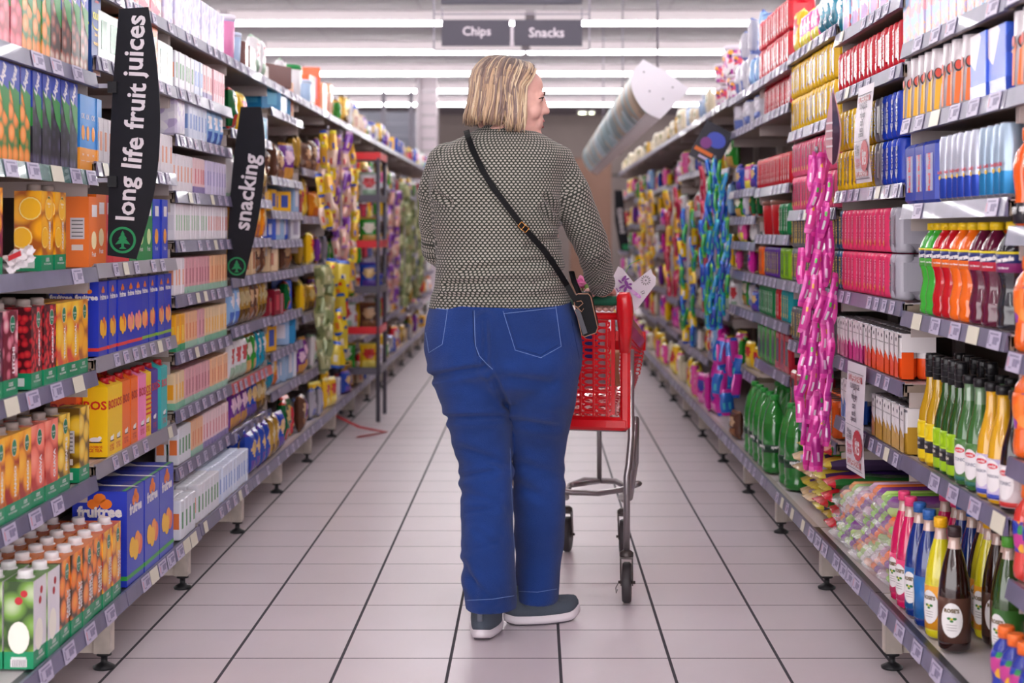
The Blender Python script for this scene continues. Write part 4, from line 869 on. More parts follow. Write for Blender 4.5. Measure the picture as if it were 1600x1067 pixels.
# sixth
RM(5, 6, ['tub_s'], n=5, tiers=2); RM(5, 5, ['bag_yellow', 'bag_pink', 'bag_green'], n=6); RM(5, 4, ['bag_magenta', 'bag_cream', 'bag_light blue'], n=6); RM(5, 3, ['bag_pink', 'bag_light blue', 'bag_yellow'], n=6); RM(5, 2, ['bag_light blue', 'bag_white'], n=6); RM(5, 1, ['bag_light blue', 'bag_magenta', 'bag_pink'], n=6); RM(5, 0, ['bag_magenta', 'bag_magenta'], y0=8.1, y1=8.7, n=4)
farr = ['bag_yellow', 'bag_yellow', 'bag_pink', 'bag_light blue', 'bag_cream', 'bag_white', 'bag_green', 'bag_magenta', 'bag_red', 'toy_blue', 'bag_cream', 'toy_yellow', 'bag_purple']
for i in range(6, NR):
    for k in range(7):
        nm = rnd.sample(farr, 4) if k else ['bag_yellow', 'bag_pink', 'bag_cream', 'bag_purple'][:2+i % 3]
        if k == 6: nm = ['tub_s', 'tub_w', 'toy_cream'] if i < 8 else ['toy_cream', 'toy_gold', 'bag_cream']
        RM(i, k, nm, n=6 if i < 9 else 4)
# packets of frozen-drink tubes lying in heaps on the lowest shelf
def tube_packet(desc, cols, L=.36, w=.14, h=.045, seed=0, end='e8e0ec', clear=True):
    r = random.Random(seed); mb = MB(); n = 3
    for j in range(2):
        for i in range(n):
            x = (i-(n-1)/2)*w/n*.95; c = cols[(i+j*2) % len(cols)]; z = .014+j*.022
            mb.tube([(x, -L/2+.03, z), (x, -L/2+.045, z), (x+.002, 0, z+.002), (x, L/2-.045, z), (x, L/2-.03, z)], [.005, .0185, .019, .0185, .005], K(c, .25), 8)
    cl = M('clear_film', 'ece6ee', .2, trans=0, alpha=.22, spec=.6, coat=.5)
    f = MB(); vs = []; NX, NY = 10, 16
    for s_ in (-1, 1):
        for j in range(NY+1):
            for i in range(NX+1):
                u = i/NX*2-1; v = j/NY*2-1; t = (1-abs(u)**4)**.5*(1-abs(v)**8)**.5
                nz = noise.noise(Vector((u*3+seed, v*7, s_*3)))
                vs.append((u*w/2*(1.08 if abs(v) < .9 else .75)+.006*nz, v*L/2+.01*nz, h/2+s_*(h/2+.004)*t*(1+.25*nz)))
    fs = []; N = (NX+1)*(NY+1); ml = []
    endm = K(end, .2)
    for k in range(2):
        for j in range(NY):
            for i in range(NX):
                a = k*N+j*(NX+1)+i; q = (a, a+1, a+NX+2, a+NX+1); fs.append(q[::-1] if k == 0 else q); ml.append(cl)
    f.add(vs, fs, ml, None, True)
    lab = MB(); lab.box((0, .02, h+.003), (w*.8, L*.42, .0015), K('a4c43c', .3)); lab.box((0, -.01, h+.0045), (w*.55, L*.12, .001), K('ece8ea'))
    for q in range(7): lab.box((-.03+.01*q, .09, h+.0045), (.004, .04, .0008), K('3a3840'))
    return Proto('frozen_drink_packet', 'drink packet', desc, mb, w, L, h+.006, [('wrapper', f, (0, 0, 0)), ('label', lab, (0, 0, 0))])
icp = [tube_packet('clear packet of %s drink tubes' % d, c, seed=q) for q, (d, c) in enumerate((('green and purple', ('8cc44c', '7a3a84', 'b4d86c')), ('orange and purple', ('f07838', '7a3a84', 'c8a0b8')), ('pale green and white', ('b8d88c', 'dcd8d4', 'f0a868')), ('purple and orange', ('84408c', 'ee7034', '98c850'))))]
YZ = [(4.18, 5), (4.335, 5), (4.49, 4), (4.65, 4), (4.80, 3)]
for a, (y, n) in enumerate(YZ):
    for t in range(n):
        p = icp[(a+t) % 4]; rr = random.Random(a*9+t); o = p.put((.905+.03+p.d/2+rr.uniform(-.012, .012), y+.02, .2+t*.05), -math.pi/2+rr.uniform(-.06, .06))
        PLACED.setdefault((1, 1, 0, p.desc), []).append((0, 0, y+t*.001, o, p)); 
        if False: pass
pol = [bag('long %s ice lolly packet' % c, cols, w=.12, h=.34, d=.045, seed=60+q, name='lolly_packet', cat='lolly packet') for q, (c, cols) in enumerate((('yellow and dark', ('4c3a5c', '2c2434', 'e8d450')), ('red and green', ('2c6a34', '1c4a2c', 'd8303c')), ('pastel', ('c8b4dc', '7ab4e0', 'e8c8a0')), ('purple', ('4a2a6c', '3c2450', 'e0cc48'))))]
def lie(p, side, i, x, y, z, rz, tilt=0):
    o = p.put((x, y, z), 0); o.rotation_euler = (Matrix.Rotation(rz, 4, 'Z') @ Matrix.Rotation(-math.pi/2+tilt, 4, 'X')).to_euler()
    PLACED.setdefault((side, i, 0, p.desc), []).append((0, 0, y+z*.01, o, p)); return o
rr = random.Random(3)
for q, (y, n, kinds) in enumerate(((4.97, 4, (1, 1, 1)), (5.12, 6, (0, 1, 0, 3)), (5.27, 6, (0, 3, 0, 2)), (5.42, 6, (2, 0, 2)), (5.56, 5, (2, 3, 2)))):
    for t in range(n):
        lie(pol[kinds[t % len(kinds)]], 1, 2 if y > 5.07 else 1, .955+rr.uniform(-.02, .02), y+rr.uniform(-.02, .02), .228+t*.043, -math.pi/2+rr.uniform(-.12, .12))
label_all()
# ---------------- hanging banners, posters, signs ----------------
def blade(name, label, cat, pts, Y, mat, th=.003):
    """flat printed shape facing down the aisle, pts given as (x,z) in metres"""
    mb = MB(); cx = sum(p[0] for p in pts)/len(pts); zt = min(p[1] for p in pts)
    mb.poly([(x-cx, z-zt) for x, z in pts], mat, FR(0, 0, -th/2), th)
    o = mb.obj(name, None, (cx, Y, zt)); tag(o, label, cat); return o, cx, zt
def curve(pts, n=6):
    out = []; N = len(pts)
    for i in range(N-1):
        p0, p1, p2, p3 = pts[max(i-1, 0)], pts[i], pts[i+1], pts[min(i+2, N-1)]
        for k in range(n):
            t = k/n; out.append(tuple(.5*((2*p1[j])+(-p0[j]+p2[j])*t+(2*p0[j]-5*p1[j]+4*p2[j]-p3[j])*t*t+(-p0[j]+3*p1[j]-3*p2[j]+p3[j])*t**3) for j in (0, 1)))
    out.append(pts[-1]); return out
BAN = M('banner_black', '1b1a21', .5, spec=.2, var=.1, vscale=20); BW = M('banner_letters', 'd6ccd2', .5); BGN = M('banner_green', '14824c', .5)
def xz(px, py, Y): v = W(px, py, Y); return (v.x, v.z)
def logo(mb, mx, r):
    n = 28; vs = [(q*math.cos(2*math.pi*i/n), q*math.sin(2*math.pi*i/n), 0) for q in (r, r*.82) for i in range(n)]
    mb.add(vs, [(i, (i+1) % n, (i+1) % n+n, i+n) for i in range(n)], BGN, mx)
    mb.poly([(0, r*.72), (r*.16, r*.42), (r*.1, r*.42), (r*.33, r*.1), (r*.22, r*.1), (r*.58, -r*.34), (r*.1, -r*.26), (r*.1, -r*.5), (r*.28, -r*.66), (-r*.28, -r*.66), (-r*.1, -r*.5), (-r*.1, -r*.26), (-r*.58, -r*.34), (-r*.22, r*.1), (-r*.33, r*.1), (-r*.1, r*.42), (-r*.16, r*.42)], BGN, mx)
Y = 4.16
R_ = [(232, 11), (243, 80), (249, 150), (250, 210), (245, 275), (232, 340), (213, 405)]; L_ = [(168, 399), (170, 300), (173, 200), (179, 100), (186, 14)]
o, cx, zt = blade('aisle_banner', 'tall black hanging banner reading long life fruit juices with green tree logo', 'banner', [xz(a, b, Y) for a, b in curve(R_)+curve(L_)], Y, BAN)
mb = MB()
def btext(mb, s, p0, p1, Y, hpx, cx, zt):
    a = Vector(xz(*p0, Y)); b = Vector(xz(*p1, Y)); d = b-a; ang = math.atan2(d.y, d.x); c = (a+b)/2
    mb.text(s, BW, FR(c.x-cx, c.y-zt, -.0025, ang), w=d.length, bold=.022)
btext(mb, 'long', (200, 344), (204, 276), Y, 27, cx, zt); btext(mb, 'life', (205, 262), (210, 214), Y, 27, cx, zt); btext(mb, 'fruit', (209, 202), (214, 130), Y, 25, cx, zt); btext(mb, 'juices', (213, 122), (218, 24), Y, 27, cx, zt)
mb.obj('lettering', o); mb = MB(); c = xz(192, 375, Y); logo(mb, FR(c[0]-cx, c[1]-zt, -.0025), .036); mb.obj('tree_logo', o)
for py in (137, 284):
    q = MB(); c = xz(178, py, Y); q.box((c[0]-cx, -.012, c[1]-zt), (.024, .016, .03), M('clip_black', '141418', .3)); q.box((c[0]-cx-.03, -.005, c[1]-zt+.004), (.05, .01, .012), M('clip_clear', 'a8a4b0', .15)); q.obj('clip', o)
Y = 5.99
o, cx, zt = blade('aisle_banner', 'shorter black hanging banner reading snacking with green tree logo', 'banner', [xz(a, b, Y) for a, b in curve([(408, 167), (413, 205), (414, 250), (410, 300), (400, 360), (382, 436)])+curve([(353, 433), (357, 350), (364, 260), (376, 167)])], Y, BAN)
mb = MB(); btext(mb, 'snacking', (381, 359), (397, 241), Y, 22, cx, zt); mb.obj('lettering', o); mb = MB(); c = xz(370, 416, Y); logo(mb, FR(c[0]-cx, c[1]-zt, -.0025), .036); mb.obj('tree_logo', o)
Y = 16.2
o, cx, zt = blade('aisle_banner', 'small distant black banner with pale lettering on the soda side', 'banner', [xz(a, b, Y) for a, b in ((960, 297), (973, 297), (977, 340), (985, 393), (969, 392), (961, 345))], Y, BAN)
mb = MB(); btext(mb, 'sweets', (972, 365), (967, 325), Y, 8, cx, zt); c = xz(978, 386, Y); mb.box((c[0]-cx, -.003, c[1]-zt), (.07, .002, .06), BGN); mb.obj('lettering', o)
# aisle sign from the ceiling
Y = 10.0; k = Y/F
o = empty('hanging_aisle_sign', W(800, 79, Y)); o.location.x = (799.5-VX)*k
tag(o, 'dark hanging aisle sign reading Chips and Snacks in a thin metal frame', 'sign')
def lx(px): return (px-799.5)*k
def lz(py): return (79-py)*k
fm = M('sign_frame', '6c6672', .4, .4); sb = M('sign_board', '3f3a48', .5)
mb = MB()
for px in (678, 921): mb.box((lx(px), 0, (lz(-120))/2), (.010, .012, lz(-120)), fm)
mb.box((0, 0, 0), (lx(921)-lx(678), .012, .010), fm); mb.box((0, 0, lz(22)), (lx(921)-lx(678), .010, .008), fm); mb.box((0, 0, lz(-65)), (lx(921)-lx(678), .010, .010), fm)
for px in (691, 909): mb.box((lx(px), 0, (lz(12)+lz(32))/2), (.008, .008, lz(12)-lz(32)), fm)
mb.obj('frame', o)
for px in (678, 921):
    q = MB(); q.tube([(lx(px), 0, lz(-120)), (lx(px), 0, CZ-o.location.z)], .004, fm, 6); q.obj('hanging_wire', o)
for a, b in ((690, 797), (803, 910)):
    q = MB(); q.box(((lx(a)+lx(b))/2, 0, (lz(31)+lz(72))/2), (lx(b)-lx(a), .02, lz(31)-lz(72)), sb); q.text('Chips' if a < 700 else 'Snacks', M('sign_letters', 'd8ccd6', .5), FR(lx(745 if a < 700 else 854), lz(51), -.0115), w=(44 if a < 700 else 55)*k, bold=.015); q.obj('sign_board', o)
q = MB(); q.box((0, 0, (lz(7)+lz(-40))/2), (lx(910)-lx(690), .02, lz(-40)-lz(7)), sb); q.obj('sign_board', o)
q = MB(); q.box((lx(800), 0, (lz(30)+lz(73))/2), (.018, .016, lz(30)-lz(73)), M('sign_divider', 'c8bcc6', .5)); q.obj('divider', o)
# arched picture canopy over the soda side
o = empty('arched_header_sign', (.6, 8.0, 1.8)); tag(o, 'long curved picture sign with white end plate above the soda side shelves', 'sign')
sec = curve([(.567, 2.065), (.515, 2.005), (.505, 1.93), (.535, 1.85), (.585, 1.79), (.655, 1.755)], 5); sec2 = [(.71, 1.81), (.81, 1.91), (.69, 2.0)]
full = [(x-.6, z-1.8) for x, z in sec+sec2]
q = MB(); q.poly(full, M('sign_white', 'e2dce4', .4), FR(0, 0, 0), .02)
for a, b in ((-.03, .2), (.0, .1), (.07, .06), (.12, .12)): q.poly(ellipse(.006, .006, 8, a, b), M('screw_grey', '8c8690', .4), FR(0, 0, -.001))
q.obj('end_plate', o)
pic = blotch('sign_picture', ['7c98a0', '96826c', 'a0b0b8', '64787c', 'b49c84'], 6, .5); n = len(sec); pw = MB()
vs = [(x-.6, yy, z-1.8) for yy in (.02, 8.0) for x, z in sec]
clear = M('sign_rim', 'c0b6bc', .15)
pw.add(vs, [(i, i+1, i+1+n, i+n) for i in range(n-1)], [clear if i < 4 or i > n-7 else pic for i in range(n-1)], None, True); pw.obj('picture_panel', o)
uw = MB(); vs = [(x-.6, yy, z-1.8) for yy in (.02, 8.0) for x, z in [sec[-1]]+sec2]; uw.add(vs, [(i, i+1, i+5, i+4) for i in range(3)], M('sign_white')); uw.obj('white_underside', o)
for yy in (.6, 4, 7.4):
    q = MB(); q.tube([(.09, yy, .17), (.09, yy, CZ-1.8)], .006, fm, 6); q.obj('hanging_wire', o)
# posters clipped to the soda side shelf edge
def poster(Y, z0, z1, yaw, label, bend):
    w, h = .21, z1-z0; o = empty('price_poster', (.968, Y, z0), -math.pi/2+yaw); tag(o, label, 'poster')
    q = MB(); pm = M('poster_paper', 'ddd3dc', .45); N = 12; vs = []
    def dep(t): return -.008*math.sin(t*math.pi*1.3)*bend-.002
    for j in range(N+1):
        t = j/N; 
        for x in (-w/2, w/2): vs.append((x, dep(t), t*h))
    q.add(vs+[(v[0], v[1]+.0006, v[2]) for v in vs], [(2*j, 2*j+1, 2*j+3, 2*j+2) for j in range(N)]+[(2*j+26, 2*j+28, 2*j+29, 2*j+27) for j in range(N)], pm, None, True); q.obj('sheet', o)
    q = MB(); red = K('b8303c'); ink = K('54505c')
    def at(x, t): return FR(x, t*h, dep(t)-.003)
    for t, s_ in ((.86, 1), (.09, 1)):
        q.poly([(-w*.36, -h*.028), (w*.36, -h*.028), (w*.36, h*.028), (-w*.36, h*.028)], red, at(0, t)); q.text('SUPERSPAR', WHT, at(0, t) @ Matrix.Translation((0, 0, .0006)), w=w*.64, bold=.02)
        for e in (-1, 1): q.poly([(-w*.44, -.0008), (w*.44, -.0008), (w*.44, .0008), (-w*.44, .0008)], ink, at(0, t-.05*s_*(-1 if t > .5 else 1)))
    q.text('SUNRIDGE', ink, at(0, .79), w=w*.5)
    for t, s_, f in ((.70, 'mixer', .3), (.61, 'can', .18), (.55, 'each', .2), (.49, 'special', .3)): q.text(s_, ink, at(0, t), w=w*f)
    n = 24; vs = [(q_*math.cos(6.2832*i/n), q_*math.sin(6.2832*i/n)*.9, 0) for q_ in (.022, .019) for i in range(n)]; q.add(vs, [(i, (i+1) % n, (i+1) % n+n, i+n) for i in range(n)], ink, at(0, .71))
    q.poly([(-w*.42, -.0006), (w*.42, -.0006), (w*.42, .0006), (-w*.42, .0006)], ink, at(0, .43))
    for t, s_, c_ in ((.37, 'Was:', ink), (.31, 'R9.99', ink), (.24, 'Now:', K('c83c6c')), (.18, 'R4.99', red)): q.text(s_, c_, at(-w*.24, t), w=w*.26, bold=.015)
    q.poly([((.052+.004*(i % 2))*math.cos(6.2832*i/36), (.044+.003*(i % 2))*math.sin(6.2832*i/36)) for i in range(36)], red, at(w*.22, .27)); q.text('Save', WHT, at(w*.22, .30) @ Matrix.Translation((0, 0, .0006)), w=.05, bold=.02); q.text('R5', WHT, at(w*.22, .24) @ Matrix.Translation((0, 0, .0006)), w=.05, bold=.02)
    q.obj('print', o); return o
poster(4.50, 1.315, 1.60, 0, 'white price poster on the upper soda side shelf edge before yellow cans', 1)
poster(4.62, .445, .775, .05, 'white price poster hanging low beside the blue tonic cans', .6)
# leaf-shaped shelf talker
q = MB(); a = curve([(0, .245), (.045, .16), (.06, .09), (.035, .015), (0, 0)], 5)+curve([(0, 0), (-.04, .03), (-.055, .09), (-.035, .17), (0, .245)], 5)[1:-1]
q.poly(a, M('talker_pink', 'd8a4ac', .2, coat=.6), FR(0, 0, 0), .002); q.poly([(x*.9, z) for x, z in a if x >= 0], M('talker_dark', '4a2c44', .15, coat=.8), FR(0, 0, -.0012))
for i in range(4): q.box((-.02, -.002, .06+.025*i), (.045, .001, .006), M('talker_white', 'e8dce0', .3), None)
o = q.obj('shelf_talker', None, (.955, 4.92, 1.385), -math.pi/2+.25); tag(o, 'glossy leaf shaped pink and dark promotional tag before the yellow cans', 'shelf tag')
# tilted dark promo card, further off
q = MB(); q.box((0, 0, 0), (.16, .004, .2), M('promo_dark', '1c1a2c', .3)); q.poly(ellipse(.05, .04, 14, .01, .03), K('4a5ac8'), FR(0, 0, -.003)); q.poly(ellipse(.03, .03, 12, -.03, -.005), K('8a3c8c'), FR(0, 0, -.0032)); q.box((-.02, -.003, -.05), (.10, .001, .02), K('e8742c')); q.box((.01, -.003, -.078), (.09, .001, .014), K('c8b8d8'))
o = q.obj('promotional_card', None, W(1112, 226, 7.75)); o.rotation_euler = (0, math.radians(28), 0); tag(o, 'tilted dark promotional card with orange lettering above the hanging blue strip', 'card')
q = MB(); q.tube([(0, 0, 0), (.03, 0, .02)], .003, fm, 6); q.obj('card_clip', o)

# ---------------- strips of hanging sachets ----------------
def sachet(cols, w=.034, h=.10, seed=0):
    r = random.Random(seed); mb = MB(); vs = []; fs = []; ml = []; n, m = 4, 8
    for s_ in (-1, 1):
        for j in range(m+1):
            for i in range(n+1):
                u = i/n*2-1; v = j/m*2-1; t = max(0, 1-u*u)**.5*max(0, 1-v**4); wv = 1-.35*abs(v)**3
                vs.append((u*w/2*wv+.004*math.sin(v*2.5+seed), s_*.008*t*(1+.4*noise.noise(Vector((u*3, v*5, seed)))), h/2+v*h/2))
    N = (n+1)*(m+1)
    for k in range(2):
        for j in range(m):
            for i in range(n):
                a = k*N+j*(n+1)+i; q = (a, a+1, a+n+2, a+n+1); fs.append(q if k == 0 else q[::-1]); c = cols[0]
                if j in (0, m-1) : c = cols[1]
                elif len(cols) > 2 and 2 <= j <= 3 and i == 1 + seed % 2: c = cols[2]
                elif len(cols) > 3 and j == 5 and i == 2: c = cols[3]
                ml.append(M('sachet_'+c, c, .18, .15, coat=.5))
    mb.add(vs, fs, ml, None, True); return mb.mesh('sachet')
def strip(label, Y, X, z0, z1, width, cols_n, kinds, h=.10, rz=0, wtop=.4, sidex=0, name='sachet_strip', tilt=.0, sz=1.0, depth=.02, cat='sachet strip'):
    o = empty(name, (X, Y, z1), rz); tag(o, label, cat); r = random.Random(int(Y*100+X*7)); nrow = max(2, int((z1-z0)/(h*.62)))
    q = MB(); q.box((0, .012, (z0-z1)/2), (.012, .001, z1-z0), M('clear_strip', 'c8c0cc', .15)); q.lathe([(.006, .0), (.006, .02)], M('hook_steel', '9c98a4', .3, .6), 8); q.obj('backing_strip', o)
    for j in range(nrow):
        t = j/(nrow-1); wd = width*(wtop+(1-wtop)*min(1, t*2.6))*(1 if t < .8 else 1-.5*(t-.8)/.2)
        for i in range(cols_n):
            if len(o.children) > 95: break
            me = kinds[(i+j) % len(kinds)]; c = bpy.data.objects.new('sachet', me); C.objects.link(c); c.parent = o
            c.location = (wd*((i+.5)/cols_n-.5)+r.uniform(-.004, .004)+sidex*t, r.uniform(-depth, .004)-.004, -t*(z1-z0-h)-h+r.uniform(-.012, .012))
            c.rotation_euler = (r.uniform(-.12, .12), tilt+r.uniform(-.16, .16), r.uniform(-.6, .6)); c.scale = (sz, 1, h/.10)
    return o
pk = [sachet(c, seed=i) for i, c in enumerate((('d8389c', 'e85cb0', 'e8c8dc', 'b02080'), ('c8309a', 'e04ca8', 'd8d0d8', '5ab04c'), ('e04ca4', 'f078c0', 'e8d8e4', 'e0a03c'), ('b42888', 'd8389c', 'd0a8c8')))]
strip('bright pink hanging strip of sweet sachets on the soda side', 5.03, .925, .39, 1.43, .115, 5, pk, h=.12, sidex=-.015, wtop=.35, tilt=.1, sz=.9)
bl = [sachet(c, w=.03, seed=10+i) for i, c in enumerate((('1c5cc8', '2c8ae0', '3cb46c'), ('2c9a4c', '7ac83c', '1c6cb8'), ('1c8ac8', '2cb8c8', '8ac83c'), ('2444a8', '3c7ae0', '2cb06c')))]
strip('blue and green hanging strip of twisted sweets beside the dark card', 7.7, .905, .68, 1.53, .14, 6, bl, h=.12, wtop=.3, sz=.9)
rd = [sachet(c, seed=20+i) for i, c in enumerate((('c02848', 'd84c6c', 'e0b0b8'), ('a82040', 'c83c5c')))]
strip('thin crimson hanging strip behind the tilted dark card', 8.2, .905, .75, 1.52, .04, 1, rd, h=.14, wtop=1)
mg = [sachet(c, w=.05, seed=30+i) for i, c in enumerate((('2c6cc8', 'c82c9c', '3cb4c8'), ('c82c9c', '2c5cc8')))]
strip('short blue and magenta strip hanging under the blue sweets', 7.3, .91, .30, .66, .12, 4, mg, h=.13, wtop=1)
yb = [sachet(c, w=.05, seed=40+i) for i, c in enumerate((('e8c01c', '3c54b0', 'd8d0d0', 'c83028'), ('e0a83c', 'e8d83c', '3c54b0'), ('d8b8a8', 'e8c83c', 'c84c2c')))]
pp = [sachet(c, w=.05, seed=50+i) for i, c in enumerate((('c89088', '7a3c9c', 'e8c8b8'), ('7a3c9c', 'c8a0c8', 'd8b060'), ('d8b0a0', 'b07ab8', 'c83c4c')))]
yb2 = [sachet(c, w=.09, seed=60+i) for i, c in enumerate((('e8c81c', '1c54b8', 'e8842c', 'd83c2c'), ('e8d04c', '1c54b8', 'f0e8d0')))]
gn = [sachet(c, w=.06, seed=70+i) for i, c in enumerate((('8a9464', 'c8c898', '5c6a3c'), ('a8a878', '6a744c', 'd8d0a8')))]
X0 = -1.13
for k_, (px, Yv, z0, z1, wd, kinds, lb, hh) in enumerate(((512, 8.3, 1.18, 1.72, .10, yb, 'yellow and blue hanging strip of peanut packets, front of the pair', .13), (533, 8.95, 1.0, 1.74, .12, pp, 'purple and tan hanging strip of snack packets', .13), (546, 9.4, .80, 1.72, .10, yb, 'yellow hanging strip of peanut packets beside the purple one', .13),
        (524, 8.5, .42, 1.02, .13, yb2, 'wide blue and yellow hanging strip of chip packets', .15), (507, 8.15, .42, 1.0, .07, gn, 'pale green hanging strip of seed packets', .12), (616, 12.3, .6, 1.5, .11, pp, 'distant purple hanging strip beside the red rack', .14), (632, 13.6, .5, 1.6, .12, gn, 'distant green hanging strip of seed packets beyond the red rack', .14), (650, 15.2, .5, 1.6, .14, gn, 'furthest green hanging strip of seed packets', .16))):
    x = (px-VX)*Yv/F; strip(lb, Yv, x, z0, z1, wd, 2, kinds, h=hh, wtop=1, name='snack_strip')
for k_, (px, Yv, z0, z1, wd, kinds, lb) in enumerate(((1010, 12.2, .7, 1.5, .12, yb, 'distant yellow strip of sweets on the soda side'), (1050, 10.0, .75, 1.45, .12, [yb[1]]+rd, 'yellow and red strip of sweets past the crimson strip'), (1075, 9.0, .5, 1.3, .12, bl[:2]+yb[:1], 'mixed colour strip of sweets beyond the blue strip'))):
    x = (px-VX)*Yv/F; strip(lb, Yv, x, z0, z1, wd, 2, kinds, h=.13, wtop=1, name='sweet_strip')
# red wire display rack on the juice side
o = empty('wire_display_rack', (-1.10, 9.6, 0)); tag(o, 'grey display rack with red shelf plates on the juice side', 'display rack'); RM_ = M('rack_red', 'd8202c', .35); gm = M('rack_grey', '5c5864', .4, .3)
for x in (-.14, .14):
    for y in (-.17, .25):
        q = MB(); q.tube([(x, y, 0), (x, y, 1.62)], .013, gm, 8); q.obj('post', o)
for z, c in ((.30, gm), (.55, RM_), (.80, gm), (1.08, RM_), (1.36, gm), (1.62, RM_)):
    q = MB(); q.box((0, .04, z), (.3, .42, .012), gm); q.box((0, -.175, z+.012), (.3, .01, .045), c); q.box((.15, .04, z+.012), (.01, .42, .045), c); q.obj('rack_shelf', o)
q = MB(); q.box((-.06, -.19, .98), (.035, .004, .62), RM_); q.obj('red_strip', o)
kinds = ['bag_green', 'bag_yellow', 'bag_white', 'bag_brown', 'bag_silver', 'bag_blue', 'bag_gold']; cnt = 0
for z, nn in ((.306, 'lowest'), (.556, 'second'), (.806, 'third'), (1.086, 'fourth'), (1.366, 'fifth')):
    for j, x in enumerate((-.075, .075)):
        nm = kinds[cnt % 7]; cnt += 1; b = P[nm].put((-1.10+x, 9.55, z+.001), 0); tag(b, '%s on the %s shelf of the red and grey rack, %s' % (P[nm].desc, nn, ('shelf side', 'aisle side')[j]), 'snack bag', 'snack bags on the red and grey rack')
# red ribbon trailing on the floor and a loose tag
q = MB(); q.tube([(-1.28, 9.1, .17), (-1.18, 8.98, .10), (-1.02, 8.95, .03), (-.86, 8.9, .006), (-.93, 8.8, .006), (-1.0, 8.7, .006)], .016, M('ribbon_red', 'c03440', .4), 6, flat=(1, .12)); tag(q.obj('red_ribbon'), 'red ribbon trailing from the lowest shelf onto the floor', 'ribbon')
# crumpled white bag lying on the juice shelf
q = MB(); vs = []; n, m = 14, 6
for j in range(m+1):
    for i in range(n+1):
        u = i/n; v = j/m*2-1; wv = .026*(1-.75*u) + .012; zc = .02+.035*u**1.5
        vs.append((u*.16, v*wv*.8+.01*noise.noise(Vector((u*6, v*3, 1))), zc+(1-v*v)*wv*.55+.012*noise.noise(Vector((u*9, v*4, 5)))))
fs = [(j*(n+1)+i, j*(n+1)+i+1, (j+1)*(n+1)+i+1, (j+1)*(n+1)+i) for j in range(m) for i in range(n)]
pm = M('plastic_white', 'dcd4d8', .3); q.add(vs, fs, pm, None, False)
vb = [(v[0], v[1], max(.0, v[2]-.018)) for v in vs]; q.add(vb, [f[::-1] for f in fs], pm)
q.box((.04, -.027, .035), (.06, .001, .012), K('c82c34'), Matrix.Rotation(-.2, 4, 'Y'))
o = q.obj('plastic_bag', None, (-1.215, 3.47, 1.075), math.pi/2-.15); tag(o, 'crumpled white plastic bag with red print lying before the orange cartons', 'plastic bag')
# ---------------- shopping trolley ----------------
CR = M('trolley_red', 'd8101c', .28, coat=.4, spec=.6); CM = M('trolley_steel', '9a9496', .28, .85, bump=.1, bscale=30); CG = M('handle_green', '0c5c44', .35, coat=.3); TY = M('tyre_grey', '3a3538', .5); DKM = M('caster_metal', '57504f', .4, .7)
YAW = -math.radians(13)
cart = empty('shopping_trolley', (.062, 4.90, 0), YAW); tag(cart, 'red plastic supermarket trolley with green handle and steel legs, held by the woman', 'shopping trolley')
HW0, HW1 = .245, .18; YB0, YB1 = 0.0, .72          # half widths rear / front
def zb(y): return .565+.085*y/.8       # basket floor
def zt(y): return .93-.13*y/.8         # rim
def holes(mb, P00, P10, P01, P11, nu, nv, ru, rv, mat, th, seg=10, shift=False):
    """panel between four corners, pierced by oval holes"""
    A, B, D, E = map(Vector, (P00, P10, P01, P11)); nrm = (B-A).cross(D-A).normalized()*th
    def pt(u, v): return A*(1-u)*(1-v)+B*u*(1-v)+D*(1-u)*v+E*u*v
    for j in range(nv):
        for i in range(nu):
            u0, u1, v0, v1 = i/nu, (i+1)/nu, j/nv, (j+1)/nv; cu, cv = (u0+u1)/2, (v0+v1)/2; sq = []; el = []
            for k in range(seg*2):
                a = 2*math.pi*k/(seg*2)+math.pi/4/seg; ca, sa = math.cos(a), math.sin(a); m_ = max(abs(ca), abs(sa))
                sq.append(pt(cu+ca/m_*(u1-u0)/2, cv+sa/m_*(v1-v0)/2)); el.append(pt(cu+ca*(u1-u0)/2*ru, cv+sa*(v1-v0)/2*rv))
            n = seg*2; vs = sq+el+[p-nrm for p in sq]+[p-nrm for p in el]; fs = []
            for k in range(n):
                k2 = (k+1) % n; fs += [(k, k2, n+k2, n+k), (2*n+k2, 2*n+k, 3*n+k, 3*n+k2), (n+k, n+k2, 3*n+k2, 3*n+k)]
            mb.add(vs, fs, mat)
mb = MB()
for s_ in (-1, 1):
    a0, a1 = (s_*(HW0-.03), .02), (s_*(HW1-.02), YB1)
    q0 = (a0[0]*.97, a0[1], zb(0)+.0); q1 = (a1[0]*.9, a1[1], zb(.8)); q2 = (a0[0]*1.06, a0[1], zt(0)-.06); q3 = (a1[0]*1.06, a1[1], zt(.8)-.05)
    holes(mb, q0, q1, q2, q3, 16, 9, .78, .78, CR, .004*s_, 5)
    mb.tube([(a0[0]*1.07, 0, zt(0)-.035), (a1[0]*1.07, YB1, zt(.8)-.025)], .03, CR, 4, sm=False, flat=(.35, 1.15))
    mb.tube([q0, q1], .008, CR, 6)
holes(mb, (-HW1*.9, YB1, zb(.8)), (HW1*.9, YB1, zb(.8)), (-HW1*1.0, YB1, zt(.8)-.05), (HW1*1.0, YB1, zt(.8)-.05), 14, 7, .72, .72, CR, .004, 5)
mb.tube([(-HW1*1.02, YB1, zt(.8)-.025), (HW1*1.02, YB1, zt(.8)-.025)], .03, CR, 4, sm=False, flat=(.35, 1.15))
holes(mb, (-HW0*.88, .02, zb(0)), (HW0*.88, .02, zb(0)), (-HW1*.88, YB1, zb(.8)), (HW1*.88, YB1, zb(.8)), 12, 18, .7, .7, CR, .005, 4)
mb.obj('basket', cart)
